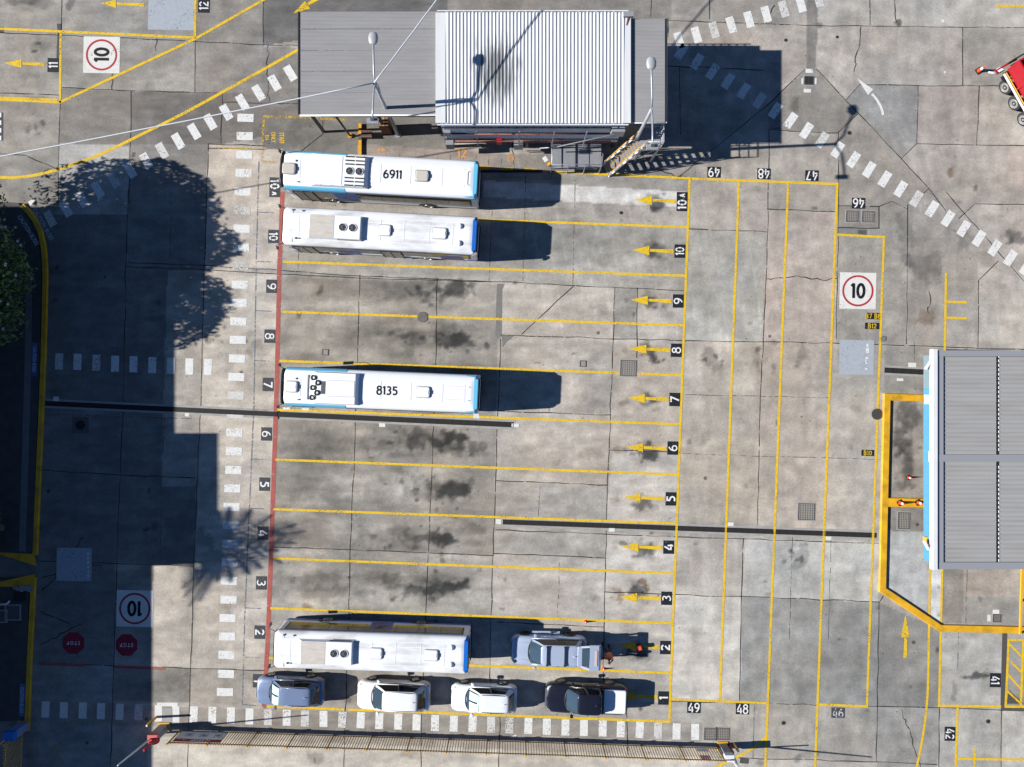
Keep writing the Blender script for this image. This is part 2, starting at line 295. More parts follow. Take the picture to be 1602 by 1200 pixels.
SLABS = [  # picture-space outlines of slabs with a tone of their own (sunlit colour)
 ([(-200,-60),(310,-60),(306,60),(-200,40)], (146,141,136)), ([(-200,40),(96,50),(94,150),(-200,148)], (152,146,140)),
 ([(96,50),(306,60),(348,146),(96,138)], (146,140,134)), ([(306,60),(412,68),(412,165),(348,146),(306,145)], (136,129,124)),
 ([(306,-60),(412,-60),(412,68),(306,60)], (134,128,124)),
 ([(-200,148),(96,150),(92,238),(-200,238)], (144,137,130)), ([(95,138),(205,142),(202,228),(93,224)], (124,117,112)),
 ([(205,142),(348,146),(346,226),(202,226)], (112,106,103)), ([(-200,238),(92,238),(88,335),(-200,335)], (136,131,127)),
 ([(92,224),(202,228),(200,420),(88,420)], (160,158,157)), ([(202,226),(326,226),(322,320),(200,320)], (128,124,122)),
 ([(348,146),(475,150),(475,200),(346,226)], (122,114,110)), ([(412,-60),(700,-60),(700,24),(412,72)], (106,104,106)),
 ([(412,72),(475,75),(475,165),(412,165)], (130,124,120)),
 ([(700,-60),(1050,-60),(1050,32),(700,24)], (132,126,122)), ([(412,182),(700,182),(700,290),(412,250)], (122,118,114)),
 ([(560,225),(780,240),(780,300),(560,300)], (150,134,128)), ([(780,240),(1090,240),(1090,285),(780,280)], (140,133,128)),
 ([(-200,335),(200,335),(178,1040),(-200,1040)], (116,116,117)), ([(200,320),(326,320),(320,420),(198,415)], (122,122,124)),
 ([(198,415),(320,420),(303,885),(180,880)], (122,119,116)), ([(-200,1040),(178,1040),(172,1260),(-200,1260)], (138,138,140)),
 ([(180,880),(303,885),(298,1045),(178,1042)], (150,144,137)), ([(178,1042),(298,1046),(296,1100),(175,1096)], (132,126,120)),
 ([(326,226),(442,234),(437,420),(320,418)], (184,168,155)), ([(320,418),(437,428),(416,1050),(300,1045)], (182,170,158)),
 ([(262,424),(322,424),(310,760),(252,760)], (160,151,143)), ([(240,885),(303,887),(298,1045),(236,1042)], (186,174,162)),
 ([(300,1045),(420,1048),(418,1105),(296,1100)], (160,151,142)),
 ([(442,325),(1078,355),(1072,455),(437,430)], (152,148,143)), ([(437,432),(780,445),(772,870),(424,856)], (146,138,129)),
 ([(424,856),(772,870),(766,1060),(416,1050)], (156,149,141)), ([(780,441),(1070,455),(1062,708),(778,643)], (168,158,149)),
 ([(778,643),(958,650),(948,760),(776,752)], (172,161,151)), ([(776,752),(948,760),(1060,820),(775,812)], (158,151,144)),
 ([(958,704),(1066,708),(1060,820),(948,815)], (176,168,162)), ([(962,536),(1068,540),(1064,706),(956,703)], (172,158,145)),
 ([(962,450),(998,452),(996,530),(959,528)], (146,141,136)), ([(775,826),(948,834),(948,872),(772,868)], (158,152,147)),
 ([(772,868),(948,873),(945,1060),(766,1058)], (170,161,153)), ([(948,834),(1060,838),(1050,1052),(944,1048)], (176,168,161)),
 ([(766,1058),(1050,1052),(1047,1100),(540,1090)], (170,160,150)),
 ([(865,268),(1076,282),(1075,300),(862,292)], (150,145,141)), ([(755,282),(1072,300),(1070,325),(755,308)], (196,195,197)),
 ([(1079,282),(1202,288),(1198,365),(1077,360)], (168,158,152)), ([(1077,360),(1198,365),(1192,536),(1070,533)], (162,160,154)),
 ([(1070,533),(1194,536),(1186,820),(1062,815)], (172,159,145)), ([(1202,288),(1312,292),(1311,331),(1200,328)], (158,150,144)),
 ([(1200,328),(1311,331),(1308,538),(1194,536)], (176,160,151)), ([(1194,536),(1308,538),(1296,832),(1186,820)], (172,157,145)),
 ([(1312,330),(1420,330),(1418,540),(1308,538)], (150,145,139)), ([(1308,538),(1385,541),(1372,835),(1296,832)], (165,156,147)),
 ([(1062,838),(1166,843),(1160,933),(1056,930)], (164,154,146)), ([(1166,843),(1375,848),(1374,942),(1160,933)], (174,173,170)),
 ([(1056,930),(1160,933),(1158,1097),(1048,1094)], (178,172,166)), ([(1160,933),(1374,942),(1372,1106),(1158,1097)], (137,138,139)),
 ([(1048,1096),(1372,1106),(1370,1190),(1100,1180)], (154,149,143)), ([(1100,1182),(1372,1192),(1372,1260),(1100,1260)], (168,163,158)),
 ([(1374,942),(1472,985),(1469,1105),(1372,1106)], (130,129,128)), ([(1372,1106),(1469,1107),(1466,1260),(1372,1260)], (148,146,144)),
 ([(1472,985),(1580,988),(1570,1110),(1469,1107)], (164,160,155)), ([(1469,1107),(1568,1111),(1566,1260),(1466,1260)], (166,162,157)),
 ([(1568,1111),(1700,1113),(1700,1260),(1566,1260)], (182,178,174)), ([(1578,1000),(1700,1003),(1700,1106),(1573,1106)], (146,142,138)),
 ([(1045,32),(1262,40),(1262,110),(1200,165),(1060,275),(1045,270)], (158,147,140)),
 ([(1050,-60),(1262,-60),(1262,40),(1050,32)], (150,143,138)), ([(1262,-60),(1700,-60),(1700,45),(1262,40)], (164,159,154)),
 ([(1278,41),(1508,43),(1506,134),(1345,132),(1323,157),(1278,108)], (160,152,147)), ([(1508,43),(1700,45),(1700,135),(1506,133)], (156,152,148)),
 ([(1436,134),(1532,135),(1528,227),(1434,225)], (160,149,144)), ([(1532,135),(1700,135),(1700,228),(1528,227)], (166,160,154)),
 ([(1434,225),(1575,227),(1602,440),(1480,300),(1453,295),(1410,248)], (160,153,148)),
 ([(1312,206),(1345,178),(1460,300),(1530,410),(1530,543),(1420,540),(1420,320),(1312,330)], (152,145,140)),
 ([(1530,410),(1602,440),(1700,440),(1700,548),(1530,543)], (168,160,154)), ([(1500,342),(1525,319),(1700,320),(1700,440),(1602,440)], (172,163,156)),
 ([(1262,108),(1278,108),(1343,178),(1312,207),(1203,203),(1200,165)], (134,130,126)),
 ([(1203,203),(1312,207),(1312,290),(1202,287)], (160,152,146)), ([(1262,-60),(1280,-60),(1277,110),(1261,110)], (122,118,115)),
 ([(1345,132),(1436,134),(1434,225),(1410,248),(1323,157)], (140,141,143)), ([(1310,322),(1375,323),(1375,357),(1310,355)], (138,132,124)),
 ([(1311,355),(1355,357),(1355,368),(1311,366)], (122,124,128)), ([(1343,361),(1356,361),(1356,369),(1343,368)], (84,84,88)),
 ([(1385,541),(1480,545),(1480,620),(1382,617)], (142,137,131)), ([(1386,630),(1460,632),(1458,782),(1384,780)], (150,139,129)),
 ([(1384,792),(1460,794),(1458,832),(1383,830)], (138,130,124)), ([(1383,830),(1458,832),(1455,975),(1380,925)], (166,168,171)),
 ([(1455,880),(1474,880),(1473,985),(1453,972)], (202,204,210)), ([(1474,880),(1700,885),(1700,932),(1474,930)], (164,149,138)),
 ([(1474,932),(1602,934),(1600,978),(1473,975)], (148,144,139)), ([(1474,880),(1508,882),(1506,975),(1473,975)], (140,132,124)),
 ([(232,1152),(1100,1185),(1100,1260),(228,1260)], (186,176,164)), ([(100,1100),(1100,1130),(1100,1160),(100,1132)], (142,134,127)),
]
ins = (PXX > -220) & (PXX < 1720) & (PYY > -90) & (PYY < 1290)
for poly, c in SLABS:
    xs = [p[0] for p in poly]; ys = [p[1] for p in poly]
    i0, i1 = np.searchsorted(gx, (min(xs) - CX) * K) - 1, np.searchsorted(gx, (max(xs) - CX) * K) + 1
    j0, j1 = np.searchsorted(gy, -(max(ys) - CY) * K) - 1, np.searchsorted(gy, -(min(ys) - CY) * K) + 1
    A = PXX[i0:i1, j0:j1]; B = PYY[i0:i1, j0:j1]; inside = np.zeros(A.shape, bool)
    for a in range(len(poly)):
        (x1, y1), (x2, y2) = poly[a], poly[(a + 1) % len(poly)]
        if y1 == y2: continue
        inside ^= ((y1 > B) != (y2 > B)) & (A < (x2 - x1) * (B - y1) / (y2 - y1) + x1)
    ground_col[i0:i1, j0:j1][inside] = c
# mottling of the cast concrete: broad, medium and streaky
ground_col = ground_col * (1 + .10 * fbm(GX * .22, GY, .35, 91, 3) * (PXX < 1080) + .08 * fbm(GX, GY * .25, .4, 95, 3) * (PXX >= 1080))[..., None]
lum_ = ground_col.mean(-1, keepdims=True); ground_col = (lum_ + (ground_col - lum_) * .54 + lum_ * np.array([.010, .005, -.016])) * 1.045
bay_ = np.clip(np.minimum(np.minimum((PXX - 432) / 40, (765 - PXX) / 40), np.minimum((PYY - 436) / 8, (1000 - PYY) / 40)), 0, 1) * .8 + .2 * ((PXX > 430) & (PXX < 1075) & (PYY > 300) & (PYY < 1100))
ground_col = ground_col * (1 + bay_ * .34 * fbm(GX * .45, GY, 1.5, 81, 4))[..., None]
mott = 1 + .10 * fbm(GX, GY, 5.0, 1) + .12 * fbm(GX, GY, .9, 11, 3) + .10 * fbm(GX * .35, GY, .5, 21, 3)
ground_col *= mott[..., None]
hue = fbm(GX, GY, 3.2, 31, 3)[..., None]
ground_col *= 1 + hue * np.array([.022, 0, -.026])
# stains: centre, radii, angle, darkness, tint (0 black, 1 rust, 2 pale)
ST = []
rs_ = random.Random(19)
for i, y in enumerate([455, 534, 612, 690, 766, 842, 918, 1000]):
    x = 716 - i * 2.2
    if i == 2: continue
    ST += [(x + rs_.gauss(0, 5), y + rs_.gauss(0, 3), rs_.uniform(20, 27), rs_.uniform(9, 14), rs_.uniform(-.2, .15), .95, 3), (x - rs_.uniform(20, 34), y + rs_.gauss(0, 5), rs_.uniform(9, 14), rs_.uniform(6, 9), 0, .9, 3), (x - rs_.uniform(48, 66), y + rs_.gauss(0, 5), rs_.uniform(11, 16), rs_.uniform(7, 12), 0, .6, 0)]
    for k in range(rs_.randint(3, 5)): ST.append((x + rs_.gauss(0, 13), y + rs_.gauss(0, 6), rs_.uniform(9, 22), rs_.uniform(6, 12), rs_.uniform(-.5, .3), rs_.uniform(.45, .85), 0))
    for k in range(rs_.randint(3, 5)): ST.append((x - rs_.uniform(20, 95), y + rs_.gauss(0, 9), rs_.uniform(8, 24), rs_.uniform(5, 12), rs_.uniform(-.2, .2), rs_.uniform(.25, .6), 0))
    for k in range(5): ST.append((rs_.uniform(470, 740), y + rs_.uniform(-24, 24), rs_.uniform(25, 80), rs_.uniform(4, 13), .03, rs_.uniform(.10, .32), 0))
    ST += [(x - 40, y - 3, 75, 24, 0, .22, 0), (x - 200, y - 2, 80, 22, 0, .2, 0), (x - 60, y - rs_.uniform(17, 24), rs_.uniform(90, 130), 4, .03, -.2, 0), (x - 250, y + 22, 60, 6, 0, -.12, 0)]
    for k in range(16): ST.append((x + rs_.gauss(-20, 40), y + rs_.gauss(0, 18), rs_.uniform(2, 5), rs_.uniform(2, 4), 0, rs_.uniform(.4, .8), 0))
for i, y in enumerate([320, 396, 473, 552, 630, 706, 785, 861, 925, 1018]):
    x = 1028 - i * 3.3
    ST += [(x, y + random.uniform(-3, 5), random.uniform(14, 21), random.uniform(8, 13), random.uniform(-.4, .4), .82, 3), (x + random.gauss(0, 6), y + random.gauss(0, 5), random.uniform(9, 14), random.uniform(6, 9), .3, .7, 0),
           (x - 6, y - 12, 9, 6, 0, .4, 0), (x + 12, y + 10, 10, 6, .4, .35, 0), (x - 42, y - 2, 7, 5, 0, .42, 1 if i > 4 else 0)]
    ST += [(x - 85, y + 6, 18, 12, 0, .22, 0)]
for k in range(60):
    q_ = random.choice([(1110, 562), (1186, 562), (1250, 870), (1258, 560), (325, 531), (398, 540), (1026, 320), (1020, 552), (1010, 706), (1005, 861), (720, 690), (60, 75), (45, 198), (1592, 372)]); ST.append((q_[0] + random.gauss(0, 13), q_[1] + random.gauss(0, 10), random.uniform(2.5, 6), random.uniform(2.5, 5), 0, random.uniform(.5, .9), 0))
ST += [(1110, 562, 17, 15, .4, .55, 0), (1186, 562, 12, 13, 0, .42, 0), (1102, 686, 7, 12, .3, .35, 0), (1250, 870, 16, 17, 0, .5, 0), (1258, 560, 12, 14, 0, .35, 0),
  (1420, 372, 12, 40, 0, .38, 0), (1447, 420, 24, 28, 0, .4, 0), (1448, 500, 12, 14, 0, .45, 1), (1440, 460, 30, 60, 0, .22, 0), (1592, 372, 22, 11, .3, .75, 0), (1508, 372, 22, 10, .5, .42, 0),
  (1338, 637, 12, 7, 0, .3, 0), (1331, 700, 5, 7, 0, .45, 0), (1422, 652, 15, 28, 0, .8, 3), (1417, 700, 19, 24, 0, .8, 3), (1418, 735, 15, 34, 0, .75, 3), (1408, 690, 10, 30, 0, .5, 3),
  (1530, 1056, 26, 5.5, 0, 1.05, 0), (1545, 1052, 9, 10, 0, .7, 0), (1492, 1078, 5, 14, 0, .45, 0), (1310, 260, 10, 20, .3, .2, 0), (1268, 215, 14, 9, 0, .4, 0), (1245, 165, 9, 9, 0, .4, 0),
  (1277, 37, 9, 4, 0, .8, 0), (1406, 37, 6, 5, 0, 1.0, 0), (1488, 270, 4, 5, 0, .7, 1), (790, 120, 5, 5, 0, .3, 0),
  (60, 75, 24, 17, .4, .38, 0), (35, 4, 28, 7, 0, .6, 0), (65, 5, 22, 10, 0, .5, 0), (111, 7, 6, 7, 0, .7, 0), (45, 198, 13, 12, .5, .55, 0), (35, 110, 30, 12, 0, .3, 0),
  (325, 531, 17, 13, .2, .55, 0), (398, 540, 19, 18, .2, .5, 0), (385, 550, 8, 8, 0, .4, 0), (350, 870, 40, 14, 0, .3, 0), (395, 838, 22, 12, 0, .35, 0), (318, 845, 14, 16, 0, .5, 0),
  (370, 455, 18, 10, 0, .3, 0), (365, 745, 16, 10, 0, .25, 0), (315, 1075, 24, 20, 0, -.14, 1), (265, 1068, 30, 24, 0, .28, 0), (370, 1085, 34, 26, 0, .25, 0),
  (500, 452, 5, 7, 0, .7, 1), (610, 905, 14, 12, 0, .4, 0), (585, 858, 9, 4, 0, .35, 0), (600, 730, 30, 14, 0, .2, 0), (500, 720, 40, 20, 0, .22, 0),
  (499, 718, 5, 3, 0, .8, 1), (487, 655, 14, 3, 0, .6, 1), (483, 948, 12, 4, 0, .6, 1), (1010, 908, 8, 8, 0, .85, 1), (1012, 922, 5, 10, .2, .75, 1), (965, 935, 10, 8, 0, .7, 1), (934, 938, 6, 6, 0, .35, 0),
  (490, 1188, 14, 10, .4, .5, 0), (640, 1175, 12, 6, 0, .35, 0), (1185, 1192, 7, 5, 0, .5, 0), (1248, 1187, 5, 5, 0, .55, 0), (1280, 1178, 4, 4, 0, .5, 0), (232, 765, 3, 4, 0, .6, 0),
  (228, 827, 5, 4, 0, .8, 0), (240, 822, 9, 6, 0, .5, 0), (245, 843, 4, 4, 0, .6, 0), (250, 472, 5, 5, 0, .6, 0), (240, 500, 12, 6, 0, .35, 0), (90, 418, 3, 4, 0, .8, 0), (86, 468, 3, 3, 0, .7, 0),
  (440, 210, 40, 30, 0, .2, 0), (405, 215, 12, 10, 0, .35, 0), (408, 195, 5, 5, 0, .4, 0), (800, 255, 30, 20, 0, .15, 0), (510, 215, 60, 20, 0, .15, 0), (1165, 610, 10, 6, 0, .2, 0),
  (1395, 890, 8, 30, 0, -.12, 0), (1430, 900, 10, 50, 0, -.1, 0), (1150, 300, 60, 16, 0, .08, 0), (1350, 300, 20, 30, 0, .15, 0)]
for i in range(90):                                     # small drips everywhere
    ST.append((random.uniform(440, 1600), random.uniform(280, 1190), random.uniform(1.5, 5), random.uniform(1.5, 5), 0, random.uniform(.3, .8), random.choice([0, 0, 0, 1])))
for i in range(70):
    ST.append((random.uniform(300, 1370), random.uniform(300, 1190), random.uniform(10, 60), random.uniform(6, 22), random.uniform(-.1, .1), random.uniform(-.1, .16), 0))
warpx = fbm(GX, GY, .9, 51, 4); warpy = fbm(GX, GY, .9, 61, 4); speck = fbm(GX, GY, .42, 71, 3) * 1.1
dark = np.zeros(GX.shape); rust = np.zeros(GX.shape)
for (px, py, rx, ry, an, a, kd) in ST:
    R = max(rx, ry) * 1.9 + 4
    i0, i1 = np.searchsorted(gx, (px - R - CX) * K), np.searchsorted(gx, (px + R - CX) * K)
    j0, j1 = np.searchsorted(gy, -(py + R - CY) * K), np.searchsorted(gy, -(py - R - CY) * K)
    if i1 <= i0 or j1 <= j0: continue
    sl_ = np.s_[i0:i1, j0:j1]
    w = min(rx, ry)
    dx = PXX[sl_] - px + warpx[sl_] * min(16, w * .95); dy = PYY[sl_] - py + warpy[sl_] * min(16, w * .95)
    u = (dx * math.cos(an) + dy * math.sin(an)) / rx; v = (-dx * math.sin(an) + dy * math.cos(an)) / ry
    d = np.sqrt(u * u + v * v) + speck[sl_] * (.65 if kd == 3 else (1.25 if rx < 14 else .8))
    m_ = np.clip((1.25 - d) / .75, 0, 1); m_ = sm(m_)
    if kd == 1: rust[sl_] = np.maximum(rust[sl_], m_ * abs(a))
    dark[sl_] = 1 - (1 - dark[sl_]) * (1 - m_ * a * (.8 if kd in (0, 3) else .6))
dark = np.clip(dark, -.4, .93)
pl = lambda c: np.where(c <= .04045, c / 12.92, ((c + .055) / 1.055) ** 2.4)
alb = pl(np.clip(ground_col / 255, 0, 1)) / EXPO
alb = alb * (1 - dark[..., None] * np.array([.92, .905, .89])) * (1 - rust[..., None] * np.array([.05, .25, .42]))
# faint curved tyre scuffs, paler than the concrete
def scuff(cx, cy, r, w, a0, a1, s):
    global alb
    ang = np.arctan2(PYY - cy, PXX - cx); rr = np.hypot(PXX - cx, PYY - cy)
    m_ = np.exp(-((rr - r) / w) ** 2) * ((ang > a0) & (ang < a1)) * (.6 + speck)
    alb = alb * (1 + s * m_[..., None])
for (a, b, r, w, s) in [(1180, 330, 260, 3, .16), (1180, 330, 268, 3, .16), (1180, 330, 282, 2, .12), (1160, 320, 300, 3, .1), (1190, 340, 240, 2, .12)]:
    scuff(a, b, r, w, -1.4, .1, s)
for (a, b, r, w, s) in [(1330, 170, 190, 2, .16), (1330, 170, 196, 2, .16), (1340, 180, 215, 2, .12)]: scuff(a, b, r, w, -3.1, -2.0, s)
for (a, b, r, w, s) in [(640, 900, 620, 3, .1), (640, 900, 612, 3, .1), (2200, 700, 1300, 3, .08), (2200, 700, 1310, 3, .08)]: scuff(a, b, r, w, -3.14, 3.14, s)
for k in range(14): scuff(-700 + k * 26, 640 + (k % 3) * 25, 1560, 1.6, -.26, -.09, .20)
far_ = alb[6:-6, 6:-6].mean((0, 1))
for e_ in (np.s_[:5], np.s_[-5:]): alb[e_] = far_; alb[:, e_] = far_
n0, n1 = GX.shape
co = np.stack([GX, GY, np.zeros_like(GX)], -1).reshape(-1, 3)
ii = np.arange(n0 * n1).reshape(n0, n1); qf = np.stack([ii[:-1, :-1], ii[1:, :-1], ii[1:, 1:], ii[:-1, 1:]], -1).reshape(-1, 4)
me = bpy.data.meshes.new("ground"); me.vertices.add(len(co)); me.vertices.foreach_set("co", co.ravel())
me.loops.add(qf.size); me.loops.foreach_set("vertex_index", qf.ravel().astype(np.int32))
me.polygons.add(len(qf)); me.polygons.foreach_set("loop_start", np.arange(0, qf.size, 4, dtype=np.int32)); me.polygons.foreach_set("loop_total", np.full(len(qf), 4, np.int32))
me.update(calc_edges=True)
ca = me.color_attributes.new("tone", 'FLOAT_COLOR', 'POINT')
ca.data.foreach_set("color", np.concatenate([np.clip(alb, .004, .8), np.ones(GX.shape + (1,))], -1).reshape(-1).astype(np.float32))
gm = bpy.data.materials.new("cast_concrete"); gm.use_nodes = True; t = gm.node_tree; N = t.nodes; L = t.links; b = N["Principled BSDF"]
b.inputs["Roughness"].default_value = .88; b.inputs["Specular IOR Level"].default_value = .25
at = N.new("ShaderNodeVertexColor"); at.layer_name = "tone"; tc = N.new("ShaderNodeTexCoord")
def nz(sc, det, rough=.6):
    n = N.new("ShaderNodeTexNoise"); n.inputs["Scale"].default_value = sc; n.inputs["Detail"].default_value = det; n.inputs["Roughness"].default_value = rough
    L.new(tc.outputs["Object"], n.inputs["Vector"]); return n.outputs["Fac"]
def mr(src, a, c, v0, v1):
    r = N.new("ShaderNodeMapRange"); r.inputs[1].default_value = a; r.inputs[2].default_value = c; r.inputs[3].default_value = v0; r.inputs[4].default_value = v1
    L.new(src, r.inputs[0]); return r.outputs[0]
def mul(a, c):
    m = N.new("ShaderNodeMath"); m.operation = 'MULTIPLY'; L.new(a, m.inputs[0]); L.new(c, m.inputs[1]); return m.outputs[0]
fac = mul(mul(mr(nz(1.4, 9, .78), .36, .64, .86, 1.14), mr(nz(6.5, 8, .85), .36, .64, .84, 1.16)), mr(nz(15, 3, .9), .34, .66, .84, 1.16))
fac = mul(fac, mr(nz(8.5, 5, .8), .60, .70, 1.0, .70))
vo = N.new("ShaderNodeTexVoronoi"); vo.inputs["Scale"].default_value = .9; L.new(tc.outputs["Object"], vo.inputs["Vector"])
fac = mul(fac, mr(vo.outputs["Distance"], .025, .06, .4, 1.0))       # trodden gum and small oil spots
vo3 = N.new("ShaderNodeTexVoronoi"); vo3.inputs["Scale"].default_value = .33; L.new(tc.outputs["Object"], vo3.inputs["Vector"])
fac = mul(fac, mr(vo3.outputs["Distance"], .035, .05, .35, 1.0))
vo2 = N.new("ShaderNodeTexVoronoi"); vo2.inputs["Scale"].default_value = 2.3; L.new(tc.outputs["Object"], vo2.inputs["Vector"])
fac = mul(fac, mr(vo2.outputs["Distance"], .03, .07, .62, 1.0))
vm = N.new("ShaderNodeVectorMath"); vm.operation = 'SCALE'; L.new(at.outputs[0], vm.inputs[0]); L.new(fac, vm.inputs["Scale"])
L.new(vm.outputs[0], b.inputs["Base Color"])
bp = N.new("ShaderNodeBump"); bp.inputs["Strength"].default_value = .35; bp.inputs["Distance"].default_value = .01; L.new(nz(26, 6), bp.inputs["Height"]); L.new(bp.outputs[0], b.inputs["Normal"])
me.materials.append(gm)
ground = bpy.data.objects.new("ground", me); COL.objects.link(ground); struct(ground); ground["label"] = "concrete slabs of the bus yard"
ROOT["ground"] = Matrix.Identity(4)
Z1, Z2, Z3, Z4 = .004, .008, .012, .016

# ------------------------------------------------------------------ joints and cracks
def dens(pts, step=18, j=.5):
    o = [pts[0]]
    for a, c in zip(pts[:-1], pts[1:]):
        n = max(1, int(math.hypot(c[0] - a[0], c[1] - a[1]) / step))
        for k in range(1, n + 1): o.append((a[0] + (c[0] - a[0]) * k / n + random.gauss(0, j) * (k < n), a[1] + (c[1] - a[1]) * k / n + random.gauss(0, j) * (k < n)))
    return o
JN = [[(-60,49),(0,51),(95,55),(290,64),(412,70),(475,72)], [(-60,143),(95,149)], [(97,137),(205,142),(347,146)], [(97,-20),(96,50)], [(95,137),(92,235),(90,330)],
 [(306,60),(305,145)], [(205,142),(202,320)], [(348,145),(346,225)], [(412,-20),(412,70)], [(348,160),(475,163)], [(-40,238),(40,243),(90,265)], [(325,225),(415,228)], [(325,232),(415,234)],
 [(326,225),(323,320),(318,470),(314,640),(308,760),(303,885),(298,1045),(293,1230)], [(198,411),(320,415),(440,423),(540,431),(780,441),(900,447),(1072,455)], [(198,417),(320,422),(440,429),(560,435),(770,441)],
 [(200,328),(197,415),(193,640),(187,760),(183,880),(178,1040),(172,1230)], [(563,430),(560,530),(555,700),(548,850),(546,960),(540,1110),(537,1230)], [(684,435),(682,560),(677,700),(671,850),(666,960),(660,1100),(658,1230)],
 [(783,530),(779,640),(775,760),(770,900),(766,1060),(782,1120),(780,1230)], [(898,447),(816,523)], [(783,524),(870,527),(1070,533),(1220,535),(1310,537),(1480,543),(1650,549)], [(962,450),(958,560),(955,650),(950,760),(945,980),(943,1100),(980,1110),(982,1180)],
 [(997,450),(996,560)], [(780,643),(955,649)], [(955,704),(1065,708)], [(776,752),(950,759)], [(1078,358),(1200,363)], [(1203,203),(1201,363),(1194,530),(1189,640),(1185,822)], [(1163,842),(1160,930),(1157,1096)],
 [(1200,327),(1310,331)], [(1312,205),(1312,330),(1308,530)], [(775,808),(1060,820),(1372,832)], [(775,829),(1060,840),(1375,850)], [(424,856),(550,860),(670,865),(772,869)], [(772,866),(948,873)], [(945,926),(1060,930),(1160,933),(1376,942)],
 [(775,973),(945,981)], [(60,1037),(178,1042),(298,1046),(420,1049)], [(1375,942),(1373,1060),(1371,1192)], [(1050,1097),(1370,1105),(1470,1107),(1568,1111)], [(1100,1184),(1370,1192),(1466,1196)], [(1470,1000),(1468,1230)], [(1567,1110),(1565,1230)],
 [(800,22),(918,27),(1050,32),(1262,40),(1360,41),(1650,44)], [(1018,-20),(1018,26)], [(1110,-20),(1110,30)], [(1045,28),(1045,60)], [(1361,-20),(1361,40)], [(1506,43),(1506,133)], [(1345,132),(1436,134),(1650,135)], [(1436,134),(1434,225)],
 [(1434,225),(1528,227),(1650,228)], [(1532,135),(1528,227)], [(1410,248),(1434,225)], [(1323,157),(1345,132)], [(1277,108),(1323,157),(1410,248),(1453,295),(1480,330)], [(1260,108),(1200,165),(1060,278)], [(1342,178),(1312,207)],
 [(1220,200),(1203,203),(1312,208)], [(1453,295),(1440,307)], [(1500,342),(1525,319),(1650,321)], [(1480,300),(1602,440),(1650,480)], [(1420,320),(1418,540)], [(1531,438),(1530,543)], [(1531,438),(1562,408)], [(1375,323),(1395,315),(1420,327)],
 [(1063,104),(1065,210)], [(1040,103),(1195,110)], [(62,735),(188,743),(305,748)], [(62,878),(182,882),(303,886)], [(445,256),(505,210),(505,180)], [(1310,322),(1375,323),(1375,357),(1310,356)], [(1382,932),(1376,942)]]
jm = MB(); cr = MB()
for pl_ in JN: jm.strip([g2(*p) for p in dens(pl_)], .05, Z1, jit=.45)
jm.obj("slab_joint", JNT, ground)
for pl_ in [[(177,60),(178,80),(175,140)], [(245,60),(244,80)], [(420,70),(418,110),(421,165)], [(1347,41),(1345,70),(1338,90),(1336,115)], [(1401,-10),(1400,20),(1403,35)], [(1200,436),(1240,433),(1285,438),(1310,436)],
            [(1453,455),(1456,470),(1452,490)], [(65,905),(118,883),(160,884)], [(130,975),(62,1010)], [(65,925),(110,882)], [(85,900),(130,840)], [(1410,1110),(1425,1150),(1440,1200)], [(1212,8),(1205,22),(1207,35)], [(60,955),(110,975)],
            [(1000,230),(1010,262),(1075,278)], [(800,215),(805,260)]]:
    cr.strip([g2(*p) for p in dens(pl_, 6, 1.3)], .055, Z1, jit=.5)
cr.obj("surface_crack", JNT, ground)
fj = MB()
for pl_ in [[(268,300),(266,410)], [(258,625),(252,760),(250,880)], [(1066,709),(1190,714),(1290,716),(1380,719)], [(1068,617),(1300,622)], [(1430,535),(1432,610)], [(1240,840),(1235,1000)], [(1300,845),(1296,1000)], [(1207,940),(1204,1090)],
            [(605,240),(604,262)], [(625,240),(624,262)], [(645,240),(644,262)], [(665,240),(664,264)], [(685,240),(684,266)], [(705,242),(704,268)], [(725,242),(724,268)], [(745,242),(744,268)], [(765,242),(764,268)], [(785,242),(784,268)],
            [(845,760),(842,812)], [(470,330),(466,420)], [(600,410),(598,430)], [(770,330),(765,440)], [(822,275),(818,440)], [(900,282),(896,447)], [(875,880),(872,970)], [(1180,1100),(1178,1190)], [(1500,985),(1498,1050)], [(1513,886),(1511,975)], [(60,630),(300,640)], [(60,648),(300,655)]]:
    fj.strip([g2(*p) for p in dens(pl_)], .04, Z1, jit=.3)
fj.obj("faint_joint", JNTF, ground)
pb = MB()
for q in [[(89,37),(97,37),(96,50),(90,50)], [(90,50),(96,50),(94,100),(88,100)], [(1568,989),(1576,989),(1573,1106),(1565,1106)], [(1566,1106),(1640,1108),(1640,1114),(1566,1112)], [(1578,1079),(1602,1101),(1575,1101)], [(1158,1186),(1172,1187),(1171,1195),(1157,1194)], [(-20,41),(6,42),(6,51),(-20,50)],
          [(1480,546),(1640,550),(1640,556),(1480,553)]]:
    pb.flat([g2(*p) for p in q], Z1)
pb.obj("asphalt_patch", PATCH, ground)
pb = MB(); [pb.flat([g2(*p) for p in q], Z1) for q in [[(778,444),(790,444),(786,452),(785,526),(779,530),(775,524),(777,452)], [(785,524),(806,524),(794,534),(786,543)]]]; pb.obj("repair_strip", mat("repair_strip_mortar", P(122, 120, 116), .9, var=.12, vs=4), ground)

